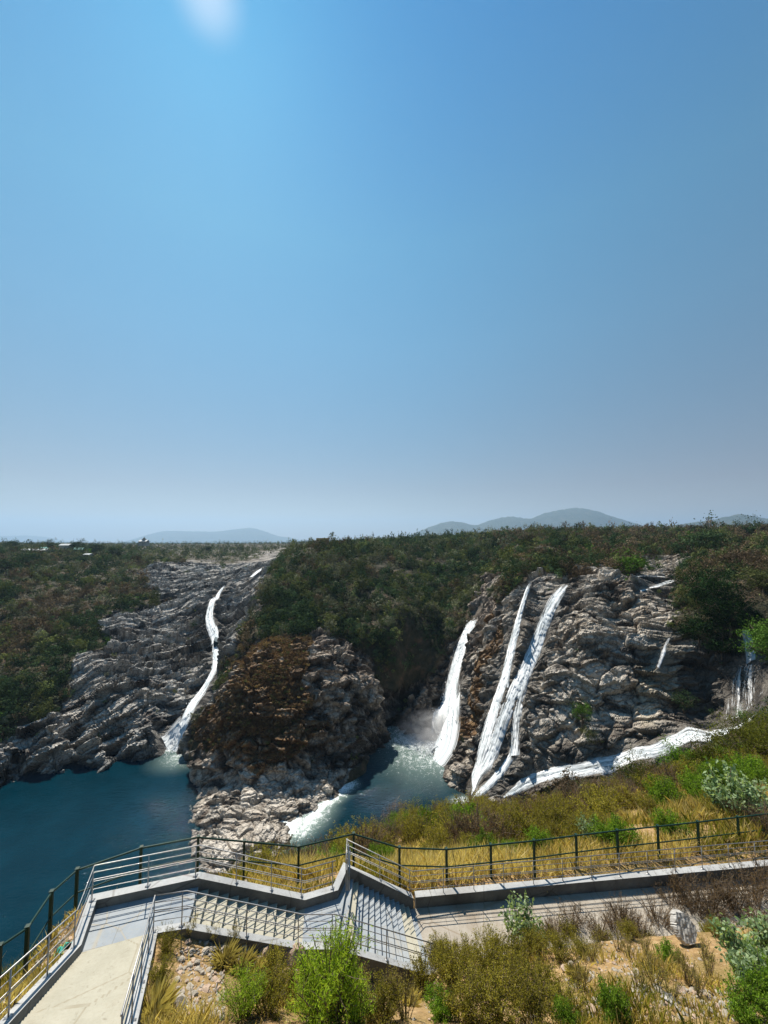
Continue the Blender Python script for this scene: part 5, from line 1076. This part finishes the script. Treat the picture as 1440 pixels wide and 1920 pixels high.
stone(1083, 1770, .22, "tan stone half buried in soil on the right slope", 302, 'redstone'); stone(1112, 1895, .20, "orange tan stone near the bottom of the right slope", 303, 'redstone'); stone(1135, 1893, .17, "smaller tan stone right of the orange one", 304, 'redstone')
stone(545, 1800, .45, "large tan boulder under the near kerb of the upper flight", 305, 'redstone', (1.2, .8, .6)); stone(495, 1800, .28, "tan boulder left of the large one below the kerb", 306, 'redstone'); stone(460, 1652, .16, "pale stone sitting by a fence post above the upper flight", 307)
stone(168, 1430, 1.6, "small pale rock in the water off the left bank", 308, 'stone', (1, .7, .5), .1, 60); stone(1105, 1495, 1.3, "pale rock in the pool's mouth behind the brown thicket", 309, 'stone', (1, .8, .5), .2, 60)
def pale_slab():
    """a leaning block of pale stone with worn grooves down its face"""
    p = hit(1287, 1772, 6); p[2] = float(gz(p[0], p[1])[0])
    nr, nc = 30, 64; yy = np.linspace(0, 1, nr)
    xl = np.interp(yy, [0, .2, .45, .7, .9, 1], [-.10, -.36, -.50, -.44, -.34, -.22]); xr = np.interp(yy, [0, .15, .4, .62, .82, 1], [.02, .36, .54, .52, .32, -.06])
    g = np.random.default_rng(4); xl = xl+g.normal(size=nr)*.012; xr = xr+g.normal(size=nr)*.012; V = []
    for sgn in (1, -1):
        for j in range(nr):
            t = np.linspace(0, 1, nc); x = xl[j]+(xr[j]-xl[j])*t; e = np.minimum(np.minimum(t, 1-t)*9, np.minimum(j, nr-1-j)/2.); e = np.clip(e, 0, 1)
            dpt = (.06+.14*e)*sgn+(0.006*np.sin(x*44+yy[j]*1.5)*(sgn > 0)*e); V.append(np.stack([x, -dpt, 0*x+yy[j]*1.15-.1+.05*x], 1))
    V = np.concatenate(V); V += (fbm(V*6, 3, 6)*.03)[:, None]; q = nr*nc; i, j = np.meshgrid(np.arange(nc-1), np.arange(nr-1)); a0 = (j*nc+i).ravel()
    F4 = [np.stack([a0, a0+1, a0+nc+1, a0+nc], 1), np.stack([a0+q, a0+q+nc, a0+q+nc+1, a0+q+1], 1)]; c0 = np.arange(nc-1); r0 = np.arange(nr-1)*nc
    F4 += [np.stack([c0, c0+q, c0+q+1, c0+1], 1), np.stack([c0+q-nc, c0+q-nc+1, c0+2*q-nc+1, c0+2*q-nc], 1), np.stack([r0, r0+nc, r0+nc+q, r0+q], 1), np.stack([r0+nc-1, r0+nc-1+q, r0+2*nc-1+q, r0+2*nc-1], 1)]; F4 = np.concatenate(F4)
    o = link("stone_slab", mesh_np("stone_slab", V, F4, [M['white']], False)); o.location = p+np.array((0, 0, .1)); o.rotation_euler = (R(-40), R(8), R(-8)); o.scale = (.8, .95, .78)
    tag(o, "pale grooved block of stone leaning on the slope below the path", "stone slab")
pale_slab()
def scrap(name, u, v, s, mat, label, cat, seed, asp=.6):
    g = np.random.default_rng(seed); p = hit(u, v, 6); p[2] = float(gz(p[0], p[1])[0]); n = 9; V = []
    for k in (1, -1):
        for j in range(n):
            for i in range(n):
                x, y = (i/(n-1)-.5), (j/(n-1)-.5)*asp; V.append((x*s, y*s, s*(.14*math.sin(x*7+seed)+.12*math.cos(y*11+seed*2))+g.normal()*s*.02*(k > 0)+k*.004))
    f = []; q = n*n
    for j in range(n-1):
        for i in range(n-1): a = j*n+i; f += [(a, a+1, a+n+1, a+n), (a+q, a+n+q, a+n+1+q, a+1+q)]
    o = link(name, mesh_np(name, np.array(V), np.array(f), [M[mat]], False)); o.location = p+np.array((0, 0, s*.17)); o.rotation_euler = (R(-30), R(g.uniform(-15, 15)), g.uniform(0, 3)); tag(o, label, cat)
scrap("litter_scrap", 1205, 1878, .34, 'white', "white crumpled scrap in the rubble left of the other scraps", "litter", 1); scrap("litter_scrap", 1258, 1890, .42, 'white', "long white scrap lying in the middle of the rubble strip", "litter", 2, .45); scrap("litter_scrap", 1360, 1893, .36, 'white', "flat white scrap beside the milkweeds at the bottom right", "litter", 3)
scrap("litter_scrap", 1105, 1778, .22, 'white', "pale scrap among tan stones below the path", "litter", 4); scrap("litter_scrap", 988, 1772, .2, 'white', "small white scrap at the foot of the tall milkweed", "litter", 5); scrap("litter_scrap", 764, 1835, .22, 'white', "small white scrap in the weeds right of the feathery shrub", "litter", 6, .9)
scrap("broken_plank", 405, 1866, .3, 'white', "short white plank lying on the rubble near the inner railing", "plank", 7, .3); scrap("cloth_bundle", 118, 1790, .42, 'bag', "turquoise cloth caught in the rubble between ramp railing and fence", "cloth", 8, .8)
# ------------------------------------------------------------------ hazy air
def build_haze():
    mb = MB(); mb.box((0, 13000, 60), (92000, 28000, 2100)); 
    n = NT("hazy_air"); v = n.new('ShaderNodeVolumePrincipled'); v.inputs['Color'].default_value = (.46, .68, .93, 1)
    v.inputs['Density'].default_value = HAZE; v.inputs['Anisotropy'].default_value = .35
    n.l(v.outputs[0], n.out.inputs['Volume']); tag(mb.build("haze", n.m), kind='stuff')
HAZE = 7e-5
build_haze()
